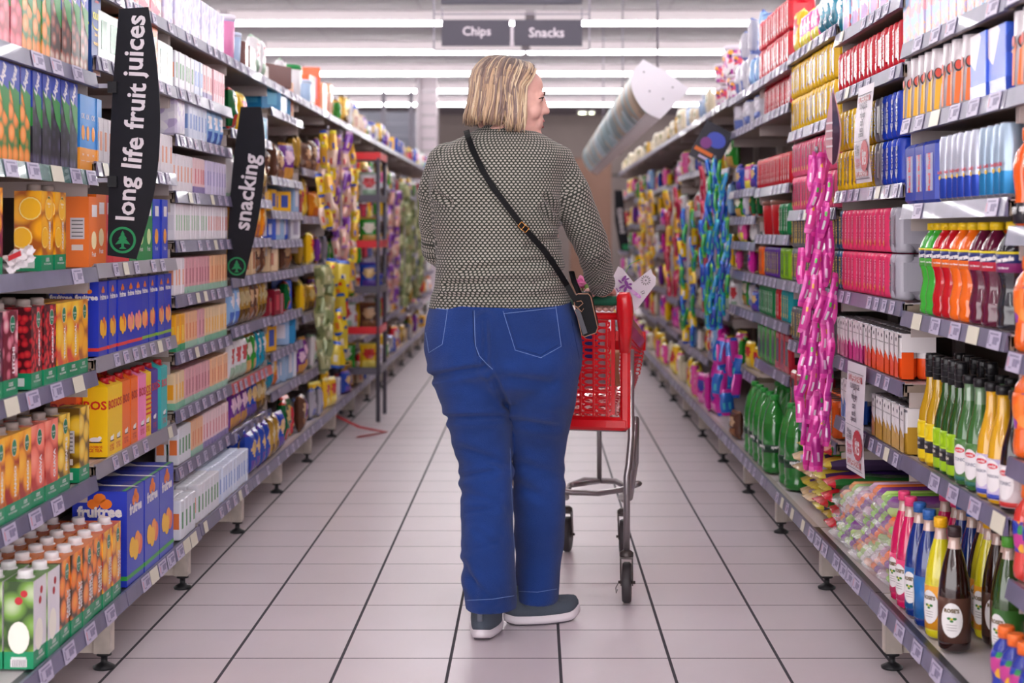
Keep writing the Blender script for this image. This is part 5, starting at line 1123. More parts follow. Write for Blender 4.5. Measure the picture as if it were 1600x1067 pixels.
# rear frame of the basket and its flap
mb = MB(); rz_ = .03
for s_ in (-1, 1): mb.bbox((s_*(HW0-.012), -.005, (zb(0)+.93)/2-.005), (.032, .03, .39), CR, .008)
mb.bbox((0, -.005, zb(0)+.0), (HW0*2, .034, .042), CR, .010); mb.obj('rear_frame', cart)
mb = MB(); holes(mb, (-.21, -.012, zb(0)+.02), (.185, -.012, zb(0)+.02), (-.21, -.02, .888), (.185, -.02, .888), 9, 15, .80, .64, CR, .006, 6)
for i in range(10): mb.box((-.205+.0422*i, -.02, .74), (.005, .012, .30), CR)
for z in (.60, .665, .735, .805, .89): mb.box((-.015, -.02, z), (.39, .012, .005), CR)
mb.tube([(-.21, -.02, .905), (.22, -.02, .905)], .012, CR, 8)
mb.box((.195, -.016, .745), (.012, .01, .30), CR); mb.obj('rear_flap', cart)
for s_ in (-1, 1):       # moulded handle ends
    mb = MB(); x = s_*(HW0-.002)
    mb.rings([(x-s_*.012, -.012, .79, .016, .018), (x-s_*.010, -.014, .86, .022, .024), (x-s_*.008, -.03, .92, .026, .034), (x-s_*.008, -.045, .965, .024, .032), (x-s_*.008, -.045, .982, .016, .022)], CR, 16, 3)
    mb.obj('handle_bracket', cart)
HY, HZ = -.05, .955
mb = MB(); mb.tube([(-HW0+.02, HY, HZ), (HW0-.022, HY, HZ)], .0155, CG, 14); mb.obj('handle', cart)
for s_ in (-1, 1):
    mb = MB(); x = s_*(HW0-.008)
    mb.tube([(x+s_*.012, .0, .80), (x+s_*.012, .0, .52), (x+s_*.006, -.005, .44), (x+s_*.0, -.01, .40), (x-s_*.0, -.012, .145)], .0105, CM, 12); mb.obj('leg', cart)
    mb = MB(); f = s_*.105
    mb.tube([(x+s_*.010, .01, .42), (x+s_*.016, .02, .50), (x+s_*.018, .06, .575), (x+s_*.012, .10, .56), (x+s_*.0, .16, .42), (x-s_*.05, .35, .27), (f+s_*.005, .62, .225), (f, .70, .20)], .0105, CM, 10); mb.obj('side_rail', cart)
mb = MB(); mb.tube([(-.112, .70, .20), (-.105, .76, .235), (-.06, .80, .25), (.06, .80, .25), (.105, .76, .235), (.112, .70, .20)], .011, CM, 10); mb.tube([(-HW0+.03, .30, .36), (-.13, .42, .285), (-.04, .46, .262), (.06, .46, .262), (.15, .42, .285), (HW0-.03, .34, .32)], .013, CM, 10, flat=(1.4, .8)); mb.tube([(0, .3, .315), (0, .78, .25)], .009, CM, 8); mb.obj('cross_bar', cart)
mb = MB()
for x in (-.12, .12): mb.tube([(x, .02, .548), (x*.9, .78, .63)], .007, CM, 8)
mb.tube([(-.23, .02, .545), (.23, .02, .545)], .009, CM, 8); mb.tube([(0, .78, .63), (0, .79, .25)], .009, CM, 8); mb.obj('basket_support', cart)
def caster(x, y, rz):
    R = .0635; f = MB(); c = R
    f.lathe([(.018, .145), (.022, .150), (.022, .162), (.012, .170)], DKM, 14); 
    for s_ in (-1, 1): f.add([(s_*.017, -.020, .150), (s_*.017, .022, .150), (s_*.017, .034, c+.008), (s_*.017, .022, c-.012), (s_*.017, .008, c+.004), (s_*.020, -.020, .150), (s_*.020, .022, .150), (s_*.020, .034, c+.008), (s_*.020, .022, c-.012), (s_*.020, .008, c+.004)],
                             [(0, 1, 2, 3, 4), (9, 8, 7, 6, 5)]+[(i, (i+1) % 5, (i+1) % 5+5, i+5) for i in range(5)], DKM)
    f.box((0, 0, .148), (.04, .042, .006), DKM); f.tube([(-.027, .02, c), (.027, .02, c)], .005, DKM, 8)
    o = f.obj('caster', cart, (x, y, 0), rz)
    w_ = MB(); mx = Matrix.Translation((0, .02, c)) @ Matrix.Rotation(math.pi/2, 4, 'Y')
    w_.lathe([(R*.62, -.013), (R*.93, -.0135), (R, -.008), (R, .008), (R*.93, .0135), (R*.62, .013)], TY, 28, mx=mx); w_.lathe([(R*.6, -.0115), (R*.6, .0115)], M('wheel_hub', '4c4648', .5), 20, mx=mx); w_.lathe([(R*.2, -.015), (R*.2, .015)], DKM, 12, mx=mx)
    w_.obj('wheel', o)
    return o
caster(HW0-.008, -.014, .12); caster(-HW0+.008, -.014, -.2); caster(.105, .70, .1); caster(-.105, .70, .05)
for i, s_ in enumerate((-1, 1)):
    q = MB(); q.tube([(-.028, .012, .06), (-.034, .0, .05), (-.032, -.01, .035), (-.028, .0, .045)], .0015, DKM, 5); c = bpy.data.objects.new('wire_loop', q.mesh('wire_loop')); C.objects.link(c); c.parent = [x for x in cart.children if x.name.startswith('caster')][i]
bpy.context.view_layer.update()
CW = Matrix.Translation((.062, 4.90, 0)) @ Matrix.Rotation(YAW, 4, 'Z')
def cw(x, y, z): return CW @ Vector((x, y, z))
# what lies in the trolley
def crumple(desc, cols, w, d, h, loc, rz, seed, name, cat):
    b = bag(desc, cols, w, h, d, seed=seed, name=name, cat=cat); o = b.put(loc, rz); tag(o, desc, cat); return o
crumple('grey crumpled carrier bag lying inside the red trolley', ('bcb4bc', '8a848c', 'd4ccd4'), .28, .14, .20, cw(-.05, .2, .655), YAW, 91, 'carrier_bag', 'bag')
crumple('blue and clear packet standing at the back of the trolley', ('b8bcc8', '2c54a8', 'd4ccd4'), .16, .08, .24, cw(.07, .12, .66), YAW+.4, 92, 'grocery_packet', 'packet')
crumple('tan paper packet low in the red trolley', ('c8a078', 'b08860', 'd8b894'), .14, .07, .12, cw(.11, .24, .66), YAW-.3, 93, 'paper_packet', 'packet')
# bouquet in printed paper
o = empty('flower_bouquet', cw(-.02, .16, .66)); tag(o, 'bouquet with pink rose and purple flowers in the trolley', 'bouquet')
def rose_(o, c, r, m1, m2, name):
    q = MB(); rr = random.Random(int(c[0]*1000))
    for ring, n, rad in ((0, 3, .35), (1, 5, .62), (2, 7, .92)):
        for i in range(n):
            a = 6.283*i/n+ring*.5; mx = Matrix.Translation(c) @ Matrix.Rotation(a, 4, 'Z') @ Matrix.Translation((r*rad*.55, 0, -ring*r*.14)) @ Matrix.Rotation(.25+.4*ring, 4, 'Y')
            q.ell((0, 0, 0), (r*.14, r*(.34+.13*ring), r*(.62-.05*ring)), m1 if ring != 1 else m2, mx, 10, 8)
    q.ell(c, (r*.3, r*.3, r*.5), m1, None, 10, 8); return q.obj(name, o)
A = M('rose_pink', 'e890bc', .5); B = M('rose_deep', 'd870a8', .5); V = M('flower_purple', '7a2a8c', .5); V2 = M('flower_violet', '9c50b0', .5); G = M('leaf_green', '7aa050', .5)
base = o.location
def rel(px, py, Y): return W(px, py, Y)-base
rose_(o, rel(910, 440, 5.12), .036, A, B, 'rose'); rose_(o, rel(909, 461, 5.10), .026, V, V2, 'purple_flower'); rose_(o, rel(920, 428, 5.14), .018, V2, A, 'small_flower')
for px, py in ((921, 448), (925, 454), (916, 470)):
    q = MB(); q.ell(rel(px, py, 5.09), (.018, .006, .012), G, None, 10, 6); q.obj('leaf', o)
q = MB(); 
for px, py in ((910, 450), (909, 466), (920, 436)): q.tube([rel(px, py, 5.12), rel(915, 520, 5.1)], .003, G, 6)
q.obj('stem', o)
# printed paper wrap
o = empty('gift_paper_wrap', cw(.15, .25, .70)); base = o.location; tag(o, 'white gift paper with purple flower print sticking out of the trolley', 'wrapping paper'); WP = M('wrap_paper', 'e6dfe8', .4)
pts = [(958, 432), (966, 416), (972, 419), (990, 441), (1017, 420), (1020, 428), (1025, 433), (1024, 445), (990, 490), (965, 492), (955, 470)]
q = MB(); vf = [rel(a, b, 5.16+.0006*(a-990)) for a, b in pts]; n = len(vf); vb = [v+Vector((0, .003, 0)) for v in vf]
q.add([tuple(v) for v in vf+vb], [tuple(range(n))[::-1], tuple(range(n, 2*n))]+[(i, (i+1) % n, (i+1) % n+n, i+n) for i in range(n)], WP); q.obj('paper', o)
q = MB(); ink = K('7a1c8c'); ln = K('6a646c')
def dot(px, py, rx, ry, m, rot=0): q.poly(ellipse(rx, ry, 12), m, Matrix.Translation(rel(px, py, 5.135+.0006*(px-990))) @ Matrix.Rotation(math.pi/2, 4, 'X') @ Matrix.Rotation(rot, 4, 'Z'))
for px, py, rx, ry, rot in ((975, 435, .012, .005, .9), (979, 443, .013, .006, 2.0), (972, 448, .012, .004, .5), (983, 449, .012, .005, 2.6), (977, 452, .010, .005, 1.2), (969, 440, .009, .003, 2.4), (980, 436, .008, .003, .3), (985, 444, .006, .004, .1)): dot(px, py, rx, ry, ink, rot)
for k_ in range(6): dot(988+k_*1.8, 455+k_*1.4, .012, .006, K(('d8a8dc', 'd090d4', 'c478cc')[k_ % 3]), -.6)
for k_ in range(12):
    a = k_*.5236; dot(1009+6*math.cos(a), 438+6*math.sin(a), .0045, .0016, ln, -a)
dot(1009, 438, .003, .003, ln)
q.tube([rel(1001, 457, 5.14), rel(1006, 454, 5.14), rel(1007, 458, 5.14), rel(1003, 459, 5.14)], .0012, ln, 5); q.tube([rel(970, 452, 5.12), rel(966, 456, 5.12), rel(963, 450, 5.12)], .002, ink, 5)
q.obj('print', o)
q = MB(); q.tube([rel(975, 430, 5.17), rel(985, 412, 5.18), rel(1000, 405, 5.2)], .0015, G, 5); q.obj('ribbon', o)
# ---------------- the woman ----------------
SKIN = M('skin', 'dcab9e', .5, spec=.4, var=.08, vscale=30); nt = SKIN.node_tree; b = nt.nodes['Principled BSDF']; b.inputs['Subsurface Weight'].default_value = .06; b.inputs['Subsurface Radius'].default_value = (.02, .008, .005)
PX, PY = -.065, 4.5
HC = Vector(((789-VX)*4.5/F, 4.47, EYE-(157-VY)*4.5/F))       # centre of the head
HR = Matrix.Translation(HC) @ Matrix.Rotation(-math.radians(85), 4, 'Z') @ Matrix.Rotation(-.05, 4, 'X')
def hd(x, y, z): return HR @ Vector((x, y, z))
sh_l = W(697, 258, 4.50); el_l = W(684, 392, 4.56); sh_r = W(866, 256, 4.50); el_r = W(926, 388, 4.60); wr_r = W(942, 455, 4.77)
hr = cw(.166, HY, HZ); hl = cw(-.17, HY, HZ); wr_l = hl+Vector((.0, -.085, .045))
cu = math.cos(YAW); su = math.sin(YAW)
def hand(mb, c, s_, wr, ang=0):
    """right (s_=1) or left (-1) hand closed on the handle bar at c"""
    ax = Vector((cu, su, 0)); fw = Vector((-su, cu, 0)); up = Vector((0, 0, 1))
    def q(a, f, u): return c+ax*a*s_+fw*f+up*u
    for i, (a, L) in enumerate(((-.030, .95), (-.010, 1.04), (.0105, 1.0), (.030, .85))):
        p = [(-.004, .030), (.016, .030), (.031, .017), (.033, -.003), (.022, -.021), (.002, -.0285), (-.014, -.024)]; k = 4+3*L
        n = 7 if L > .9 else 7
        mb.tube([q(a*1.0, f*(.96+.04*L), u*(.96+.04*L)) for f, u in p[:n]], [.0105, .0108, .0098, .0092, .0088, .0082, .006], SKIN, 10)
    # palm and back of the hand
    mb.ell((0, 0, 0), (.043, .036, .0155), SKIN, Matrix.Translation(q(.0, -.022, .034)) @ Matrix.Rotation(math.atan2(su, cu), 4, 'Z') @ Matrix.Rotation(.25, 4, 'X'), 18, 12)
    mb.ell((0, 0, 0), (.018, .030, .016), SKIN, Matrix.Translation(q(-.030, -.030, .026)) @ Matrix.Rotation(math.atan2(su, cu), 4, 'Z'), 14, 10)
    mb.tube([q(-.032, -.045, .034), q(-.046, -.036, .014), q(-.046, -.028, -.004), q(-.036, -.014, -.022), (q(-.024, .000, -.029))], [.013, .0125, .0110, .0098, .007], SKIN, 10)
    mb.tube([wr, q(0, -.05, .042)], [.029, .030], SKIN, 14, flat=(1, .72))
B_ = MB()
B_.ell((0, -.012, .038), (.074, .094, .086), SKIN, HR, 28, 20); B_.ell((0, .044, -.018), (.062, .068, .090), SKIN, HR, 28, 20)
B_.ell((0, .044, -.080), (.050, .056, .036), SKIN, HR, 20, 14); B_.ell((0, .094, -.096), (.022, .020, .018), SKIN, HR); B_.ell((0, .063, .042), (.056, .047, .048), SKIN, HR, 20, 14)
for s_ in (-1, 1):
    B_.ell((s_*.028, .100, .019), (.024, .011, .010), SKIN, HR); B_.ell((s_*.038, .080, -.030), (.027, .027, .028), SKIN, HR); B_.ell((s_*.012, .112, -.031), (.009, .010, .0085), SKIN, HR)
    B_.ell((s_*.031, .096, .004), (.018, .010, .013), SKIN, HR); B_.ell((s_*.075, -.002, -.012), (.008, .017, .03), SKIN, HR)
B_.tube([hd(0, .103, .018), hd(0, .111, .0), hd(0, .120, -.024)], [.010, .010, .0115], SKIN, 12); B_.ell((0, .122, -.027), (.0125, .012, .0105), SKIN, HR)
B_.ell((0, .098, -.060), (.034, .018, .028), SKIN, HR); B_.ell((0, .110, -.052), (.019, .008, .0055), SKIN, HR); B_.ell((0, .107, -.070), (.018, .0085, .0062), SKIN, HR); B_.ell((0, .055, -.095), (.042, .045, .028), SKIN, HR)
nk = W(792, 215, 4.51); B_.tube([hd(0, -.02, -.05), nk, nk+Vector((0, .01, -.08))], [.062, .062, .07], SKIN, 20)
B_.rings([(PX, 4.5, W(0, 225, 4.5).z, .12, .08), (PX-.01, 4.5, 1.30, .15, .10), (PX-.005, 4.5, 1.15, .14, .10), (PX, 4.5, 1.0, .15, .11), (PX-.01, 4.51, .88, .17, .12), (PX-.01, 4.51, .78, .16, .11)], SKIN, 24)
for a, e, w_, h_ in ((sh_l, el_l, wr_l, hl), (sh_r, el_r, wr_r, hr)): B_.tube([a, (a+e)/2, e, (e+w_)/2, w_], [.045, .04, .034, .032, .026], SKIN, 14)
hand(B_, hr, 1, wr_r); hand(B_, hl, -1, wr_l)
hipl, hipr = W(735, 560, 4.5), W(848, 560, 4.52); ankl, ankr = Vector(W(755, 940, 4.43)), Vector(W(838, 925, 4.60))
knl, knr = W(760, 735, 4.46), W(843, 735, 4.56)
for a, e, w_ in ((hipl, knl, ankl), (hipr, knr, ankr)): B_.tube([a, (a+e)/2, e, (e+w_)/2, w_, w_-Vector((0, 0, .03))], [.085, .072, .05, .042, .028, .026], SKIN, 16)
# feet (hidden inside the shoes)
B_.tube([ankl-Vector((0, -.0, .03)), ankl+Vector((0, .07, -.07))], [.024, .014], SKIN, 12); B_.tube([ankr-Vector((0, 0, .03)), ankr+Vector((.06, .02, -.07))], [.024, .014], SKIN, 12)
me = remesh(B_, .0042, 2, .5)
ROOT = Vector((PX, 4.5, 0)); me.transform(Matrix.Translation(-ROOT)); me.name = 'person'
me.materials.clear(); me.materials.append(SKIN)
person = bpy.data.objects.new('person', me); C.objects.link(person); person.location = ROOT
tag(person, 'woman with blonde bob in dotted green sweater and blue jeans pushing a red trolley', 'person')
for p_ in me.polygons: p_.use_smooth = True
# face details
def kid(mb, name, parent=person):
    o = mb.obj(name, parent); o.matrix_parent_inverse = Matrix.Translation(-ROOT); return o
HR0 = HR; HR = HR @ Matrix.Translation((0, .0055, -.002))
for s_ in (-1, 1):
    q = MB(); q.ell((s_*.031, .0935, .005), (.0105, .0085, .0065), M('eye_white', 'd8ccc8', .2), HR); q.ell((s_*.032, .0995, .005), (.0048, .0032, .0048), M('iris', '2a2a30', .15), HR)
    q.tube([hd(s_*.018, .101, .009), hd(s_*.030, .105, .0125), hd(s_*.044, .096, .009), hd(s_*.049, .090, .006)], .0017, M('lash', '3a2420', .6), 6); kid(q, 'eye')
    q = MB(); q.tube([hd(s_*.012, .109, .022), hd(s_*.028, .1085, .028), hd(s_*.046, .096, .024)], [.0025, .003, .0012], M('eyebrow_brown', '5c4038', .7), 6); kid(q, 'eyebrow')
q = MB(); LP = M('lip_rose', 'b8686a', .4)
q.tube([hd(-.022, .100, -.060), hd(-.010, .1095, -.0535), hd(0, .1115, -.0545), hd(.010, .1095, -.0535), hd(.024, .098, -.056)], [.0012, .0032, .003, .0032, .0012], LP, 8); q.tube([hd(-.023, .096, -.058), hd(0, .1085, -.071), hd(.023, .096, -.058)], [.0012, .0045, .0012], LP, 8)
q.ell((0, .1035, -.0625), (.016, .006, .0045), M('mouth_dark', '4a1a1e', .5), HR); q.ell((0, .1055, -.0600), (.013, .005, .003), M('teeth', 'e0d8d0', .3), HR); kid(q, 'lips'); HR = HR0
# hair: a bob of many locks
HT = [M('hair_%d' % i, c, .38, spec=.5, bump=.25, bscale=150) for i, c in enumerate(('c4a888', 'b39578', '93786a', 'd2bb9c', '7c665f', 'bb9c7e'))]; ROOTH = M('hair_root', '66534f', .45); RT2 = M('hair_root_mid', '8a7468', .42)
rr = random.Random(11); q = MB()
def hair_pt(phi, t, off, y0, flare, zend):
    """phi from the face direction; t 0 top .. 1 tips"""
    rx, ry, rz2, zc, yc = .086+off, .099+off, .090+off, .035, -.002
    if t < .5:
        th = t/.5*math.pi/2; k = 1-t/.5
        sg = 1 if phi < math.pi else -1; phi -= sg*.75*max(0, math.cos(phi)+.1)*min(1, k*1.6)
        x = rx*math.sin(phi)*math.sin(th); y = yc+ry*math.cos(phi)*math.sin(th)+y0*k**1.3; z = zc+rz2*math.cos(th)*(1-.0*k)
        z -= .020*max(0, y0)/.07*k
    else:
        u = (t-.5)/.5; s_ = 1+flare*u*u-.10*max(0, u-.78)/.22
        x = rx*math.sin(phi)*s_; y = yc+ry*math.cos(phi)*s_-.012*u*u*(1 if math.cos(phi) < 0 else -.3); z = zc-(zc-zend)*u
    return x, y, z
def front_cut(phi): return phi
base = MB(); NP, NT = 48, 22; vs = []
PH0, PH1 = math.radians(60), math.radians(300)
for i in range(NP+1):
    ph = PH0+(PH1-PH0)*i/NP; bk = .5-.5*math.cos(ph)
    for j in range(NT+1):
        vs.append(tuple(hd(*hair_pt(ph, j/NT, -.006, .075-.09*bk, .02, -.068))))
for i in range(NP+1):
    ph = PH0+(PH1-PH0)*i/NP; bk = .5-.5*math.cos(ph)
    for j in range(NT+1):
        vs.append(tuple(hd(*hair_pt(ph, j/NT, -.016, .075-.09*bk, .02, -.066))))
n1 = NT+1; N = (NP+1)*n1; fs = []
for i in range(NP):
    for j in range(NT): fs += [(i*n1+j, i*n1+j+1, (i+1)*n1+j+1, (i+1)*n1+j), (N+i*n1+j, N+(i+1)*n1+j, N+(i+1)*n1+j+1, N+i*n1+j+1)]
q.add(vs, fs, [RT2]*len(fs), None, True)
for k in range(1000):
    u = (k+.5)/1000; u = (u*17.37) % 1; ph = PH0-.03+(PH1-PH0+.06)*u; bk = .5-.5*math.cos(ph); off = rr.uniform(-.004, .004); y0 = .080-.10*bk+rr.uniform(-.008, .008)
    ze = -.073+rr.uniform(-.010, .010)-(.016 if math.cos(ph) > .0 else 0); fl = .0+rr.uniform(-.04, .07); dph = rr.uniform(-.14, .14); t0 = rr.choice([0, 0, 0, .02, .1, .25]); pts = []; n = 13
    for j in range(n):
        t = t0+(1-t0)*j/(n-1); pts.append(hd(*hair_pt(ph+dph*(t-.4)+.05*math.sin(t*5+k), t, off+(.0015 if t > .3 else 0), y0, fl, ze)))
    wd = rr.choice([.0016, .002, .0026, .0034, .005]); c = rr.choice(HT); rad = [wd*(.6+.4*math.sin(min(1, (j+2)/6)*1.57)) for j in range(n)]; rad[-1] = .0008; rad[-2] *= .6
    ra = rr.randint(0, 5); rb = ra+rr.randint(0, 3); ml = [ROOTH if (t0 < .1 and j < ra) else (RT2 if (t0 < .1 and j < rb) else c) for j in range(n)]
    q.tube(pts, rad, ml, 6, flat=(1, .35))
for k in range(26):    # loose flyaway ends
    ph = math.radians(rr.uniform(150, 260)); y0 = -.02; pts = [hd(*hair_pt(ph, t, .002+.012*max(0, t-.7), y0, .10, -.076+rr.uniform(-.006, .006))) for t in (.6, .7, .8, .9, 1.0)]
    q.tube(pts, [.002, .002, .0018, .0012, .0004], rr.choice(HT[:4]), 5)
kid(q, 'hair')
# ---- sweater ----
def R4(y, xl, xr, ry, Yc=4.5, sh=0): a, b_ = W(xl, y, 4.5), W(xr, y, 4.5); return ((a.x+b_.x)/2, Yc, a.z, (b_.x-a.x)/2, ry)
SW = MB()
SW.rings([R4(484, 668, 894, .158, 4.51), R4(470, 671, 893, .158, 4.51), R4(450, 676, 888, .158, 4.505), R4(425, 680, 882, .155, 4.50), R4(400, 682, 878, .152, 4.50), R4(370, 680, 872, .152, 4.495), R4(340, 675, 874, .152, 4.49), R4(310, 672, 877, .152, 4.485),
          R4(280, 672, 880, .148, 4.48), R4(255, 680, 884, .138, 4.48), R4(236, 692, 879, .122, 4.48), R4(222, 706, 868, .104, 4.485), R4(212, 726, 853, .088, 4.49), R4(203, 742, 836, .076, 4.495), R4(194, 751, 826, .068, 4.50)], SKIN, 48, 2.25)
SW.tube([W(722, 256, 4.50), sh_l, W(683, 300, 4.51), W(683, 350, 4.535), el_l, (el_l+wr_l)/2, wr_l+Vector((0, -.02, .0))], [.040, .062, .058, .054, .050, .044, .036], SKIN, 22)
SW.tube([W(842, 256, 4.5), sh_r, W(888, 300, 4.51), W(908, 345, 4.545), el_r, (el_r+wr_r)/2, el_r.lerp(wr_r, .90)], [.04, .068, .064, .057, .052, .047, .041], SKIN, 22)
SW.ell(W(700, 262, 4.50), (.060, .085, .075), SKIN, None, 24, 16); SW.ell(W(862, 262, 4.50), (.066, .085, .078), SKIN, None, 24, 16)
me = remesh(SW, .0065, 14, .5)
armR = [sh_r, W(888, 300, 4.51), W(908, 345, 4.545), el_r, (el_r+wr_r)/2, wr_r]; armL = [sh_l, W(680, 300, 4.51), W(681, 350, 4.535), el_l, (el_l+wr_l)/2, wr_l]
def dense(pl):
    pts = [Vector(v) for v in pl]; out = []
    for i in range(len(pts)-1):
        p0, p1, p2, p3 = pts[max(i-1, 0)], pts[i], pts[i+1], pts[min(i+2, len(pts)-1)]
        for k in range(8):
            t = k/8; out.append(.5*((2*p1)+(p2-p0)*t+(2*p0-5*p1+4*p2-p3)*t*t+(3*p1-p0-3*p2+p3)*t**3))
    return out+[pts[-1]]
armR, armL = dense(armR), dense(armL)
def near(pl, p):
    best = (9, 0, None, None); s0 = 0
    for a, b_ in zip(pl, pl[1:]):
        d = b_-a; t = max(0, min(1, (p-a).dot(d)/d.length_squared)); c = a+d*t; q_ = (p-c).length
        if q_ < best[0]: best = (q_, s0+t*d.length, c, d.normalized())
        s0 += d.length
    return best
def fold(p):
    """gentle creases in the knit"""
    x, z = p.x, p.z; h = 0
    lowk = max(0, min(1, (1.16-z)/.12)); h += lowk*.008*noise.noise(Vector((x*7, p.y*5, z*34)))
    h += .004*noise.noise(Vector((x*5, p.y*5, z*11+4)))
    for x0, z0, x1, z1, dep, wd in ((.03, 1.27, .075, 1.21, .007, .010), (.02, 1.24, .08, 1.165, .006, .010), (-.02, 1.13, .09, 1.16, .006, .012), (-.28, 1.28, -.24, 1.255, .006, .008), (-.2, 1.06, .05, 1.09, .005, .012), (-.25, 1.02, -.02, 1.035, .005, .010), (-.05, 1.01, .09, 1.05, .005, .012), (-.26, .985, .0, .99, .004, .009)):
        d = Vector((x1-x0, z1-z0)); v = Vector((x-x0, z-z0)); t = max(0, min(1, v.dot(d)/d.length_squared)); e = (v-d*t).length
        if e < wd*3: h += -dep*1.5*math.exp(-(e/wd)**2)+dep*1.1*math.exp(-((e-wd*1.6)/wd)**2)
    return h
nrm = [v.normal.copy() for v in me.vertices]
isarm = []
for i, v in enumerate(me.vertices):
    p = v.co.copy(); k = 1
    nr = near(armR, p); nl = near(armL, p); arm = 1 if (nr[0] < .085 and nr[1] > .085 and p.x > .06) else (2 if (nl[0] < .085 and nl[1] > .09 and p.x < -.25) else 0)
    f = fold(p) if p.y < 4.6 and not arm else .0035*noise.noise(Vector((p.x*9, p.y*9, p.z*22)))
    if arm: f += .004*math.sin(near(armR if arm == 1 else armL, p)[1]*85+p.x*20)*max(0, min(1, (1.2-p.z)/.2))*.6
    v.co = p+nrm[i]*f; isarm.append(arm)
uvl = me.uv_layers.new(name='UVMap')
for pg in me.polygons:
    a = max(isarm[vi] for vi in pg.vertices); us = []
    for li, vi in zip(pg.loop_indices, pg.vertices):
        p = me.vertices[vi].co
        if a:
            pl = armR if a == 1 else armL; d_, s_, c_, dr = near(pl, p); e1 = dr.cross(Vector((0, 1, 0))).normalized(); e2 = dr.cross(e1); r_ = p-c_; us.append([math.atan2(r_.dot(e1), -r_.dot(e2))*.053, s_])
        else: us.append([math.atan2(p.x-PX, -(p.y-4.53))*.185, p.z])
    u0 = us[0][0]
    per = (.053 if a else .185)*2*math.pi
    for li, u in zip(pg.loop_indices, us):
        while u[0]-u0 > per/2: u[0] -= per
        while u[0]-u0 < -per/2: u[0] += per
        uvl.data[li].uv = u
knit = M('knit_dots', '3a3c34', .85); N, L, b = nodes_of(knit)
def nm(op, a, v=None, c=None):
    n = N.new('ShaderNodeMath'); n.operation = op
    for i, q_ in enumerate((a, v, c)):
        if q_ is None: continue
        if isinstance(q_, (int, float)): n.inputs[i].default_value = q_
        else: L.new(q_, n.inputs[i])
    return n.outputs[0]
uv = N.new('ShaderNodeUVMap'); sp = N.new('ShaderNodeSeparateXYZ'); L.new(uv.outputs[0], sp.inputs[0])
PU, PV = .0118, .0150
def dd(ou, ov):
    fu = nm('SUBTRACT', nm('FRACT', nm('ADD', nm('DIVIDE', sp.outputs[0], PU), 50+ou)), .5); fv = nm('SUBTRACT', nm('FRACT', nm('ADD', nm('DIVIDE', sp.outputs[1], PV), 50+ov)), .5)
    return nm('SQRT', nm('ADD', nm('POWER', nm('MULTIPLY', fu, PU/.0078), 2), nm('POWER', nm('MULTIPLY', fv, PV/.0056), 2)))
d_ = nm('MINIMUM', dd(0, 0), dd(.5, .5)); r = N.new('ShaderNodeValToRGB'); L.new(d_, r.inputs[0]); e = r.color_ramp.elements
e[0].position = .0; e[0].color = rgb('8c867e')+(1,); e[1].position = .52; e[1].color = rgb('2e312a')+(1,)
for pos, c_ in ((.10, '8c867e'), (.2, 'b4aea4'), (.42, 'aea89e')): x = e.new(pos); x.color = rgb(c_)+(1,)
L.new(r.outputs[0], b.inputs['Base Color']); b.inputs['Sheen Weight'].default_value = .15
me.materials.clear(); me.materials.append(knit); me.name = 'sweater'
for p_ in me.polygons: p_.use_smooth = True
me.update()
BV = BVHTree.FromPolygons([v.co.copy() for v in me.vertices], [tuple(p.vertices) for p in me.polygons])
so = bpy.data.objects.new('sweater', me); C.objects.link(so); so.parent = person; so.matrix_parent_inverse = Matrix.Translation(-ROOT)
# ---- jeans ----
JN = M('denim', '0b3780', .85, bump=.5, bscale=420, var=.3, vscale=6); JN.node_tree.nodes['Principled BSDF'].inputs['Sheen Weight'].default_value = .1
J = MB()
def R5(y, xl, xr, ry, Yc): a, b_ = W(xl, y, Yc), W(xr, y, Yc); return ((a.x+b_.x)/2, Yc, a.z, (b_.x-a.x)/2, ry)
J.rings([R5(452, 682, 884, .145, 4.51), R5(470, 675, 892, .148, 4.51), R5(490, 668, 900, .155, 4.50), R5(515, 663, 907, .162, 4.49), R5(545, 662, 911, .166, 4.49), R5(575, 669, 909, .16, 4.49), R5(600, 681, 902, .145, 4.50), R5(622, 698, 888, .11, 4.51)], JN, 48, 2.3)
for cx_, w_ in ((728, .098), (846, .105)): J.ell(W(cx_, 552, 4.455), (w_, .115, .115), JN, None, 28, 20)
J.rings([R5(948, 727, 809, .095, 4.43), R5(930, 725, 808, .092, 4.43), R5(900, 724, 807, .088, 4.43), R5(850, 722, 804, .082, 4.44), R5(800, 721, 802, .080, 4.45), R5(760, 720, 800, .082, 4.46), R5(720, 716, 799, .09, 4.47), R5(680, 706, 798, .105, 4.48), R5(645, 694, 796, .12, 4.49), R5(610, 681, 796, .13, 4.49), R5(570, 672, 792, .14, 4.50)], JN, 36, 2.3)
J.rings([R5(936, 807, 871, .10, 4.61), R5(915, 806, 873, .095, 4.61), R5(850, 804, 881, .085, 4.60), R5(800, 803, 883, .082, 4.59), R5(760, 802, 882, .082, 4.58), R5(720, 800, 882, .09, 4.56), R5(690, 798, 886, .10, 4.55), R5(660, 796, 892, .11, 4.53), R5(630, 792, 899, .125, 4.51), R5(600, 788, 904, .13, 4.50), R5(560, 788, 908, .14, 4.50)], JN, 36, 2.3)
me = remesh(J, .0065, 5, .5); nrm = [v.normal.copy() for v in me.vertices]
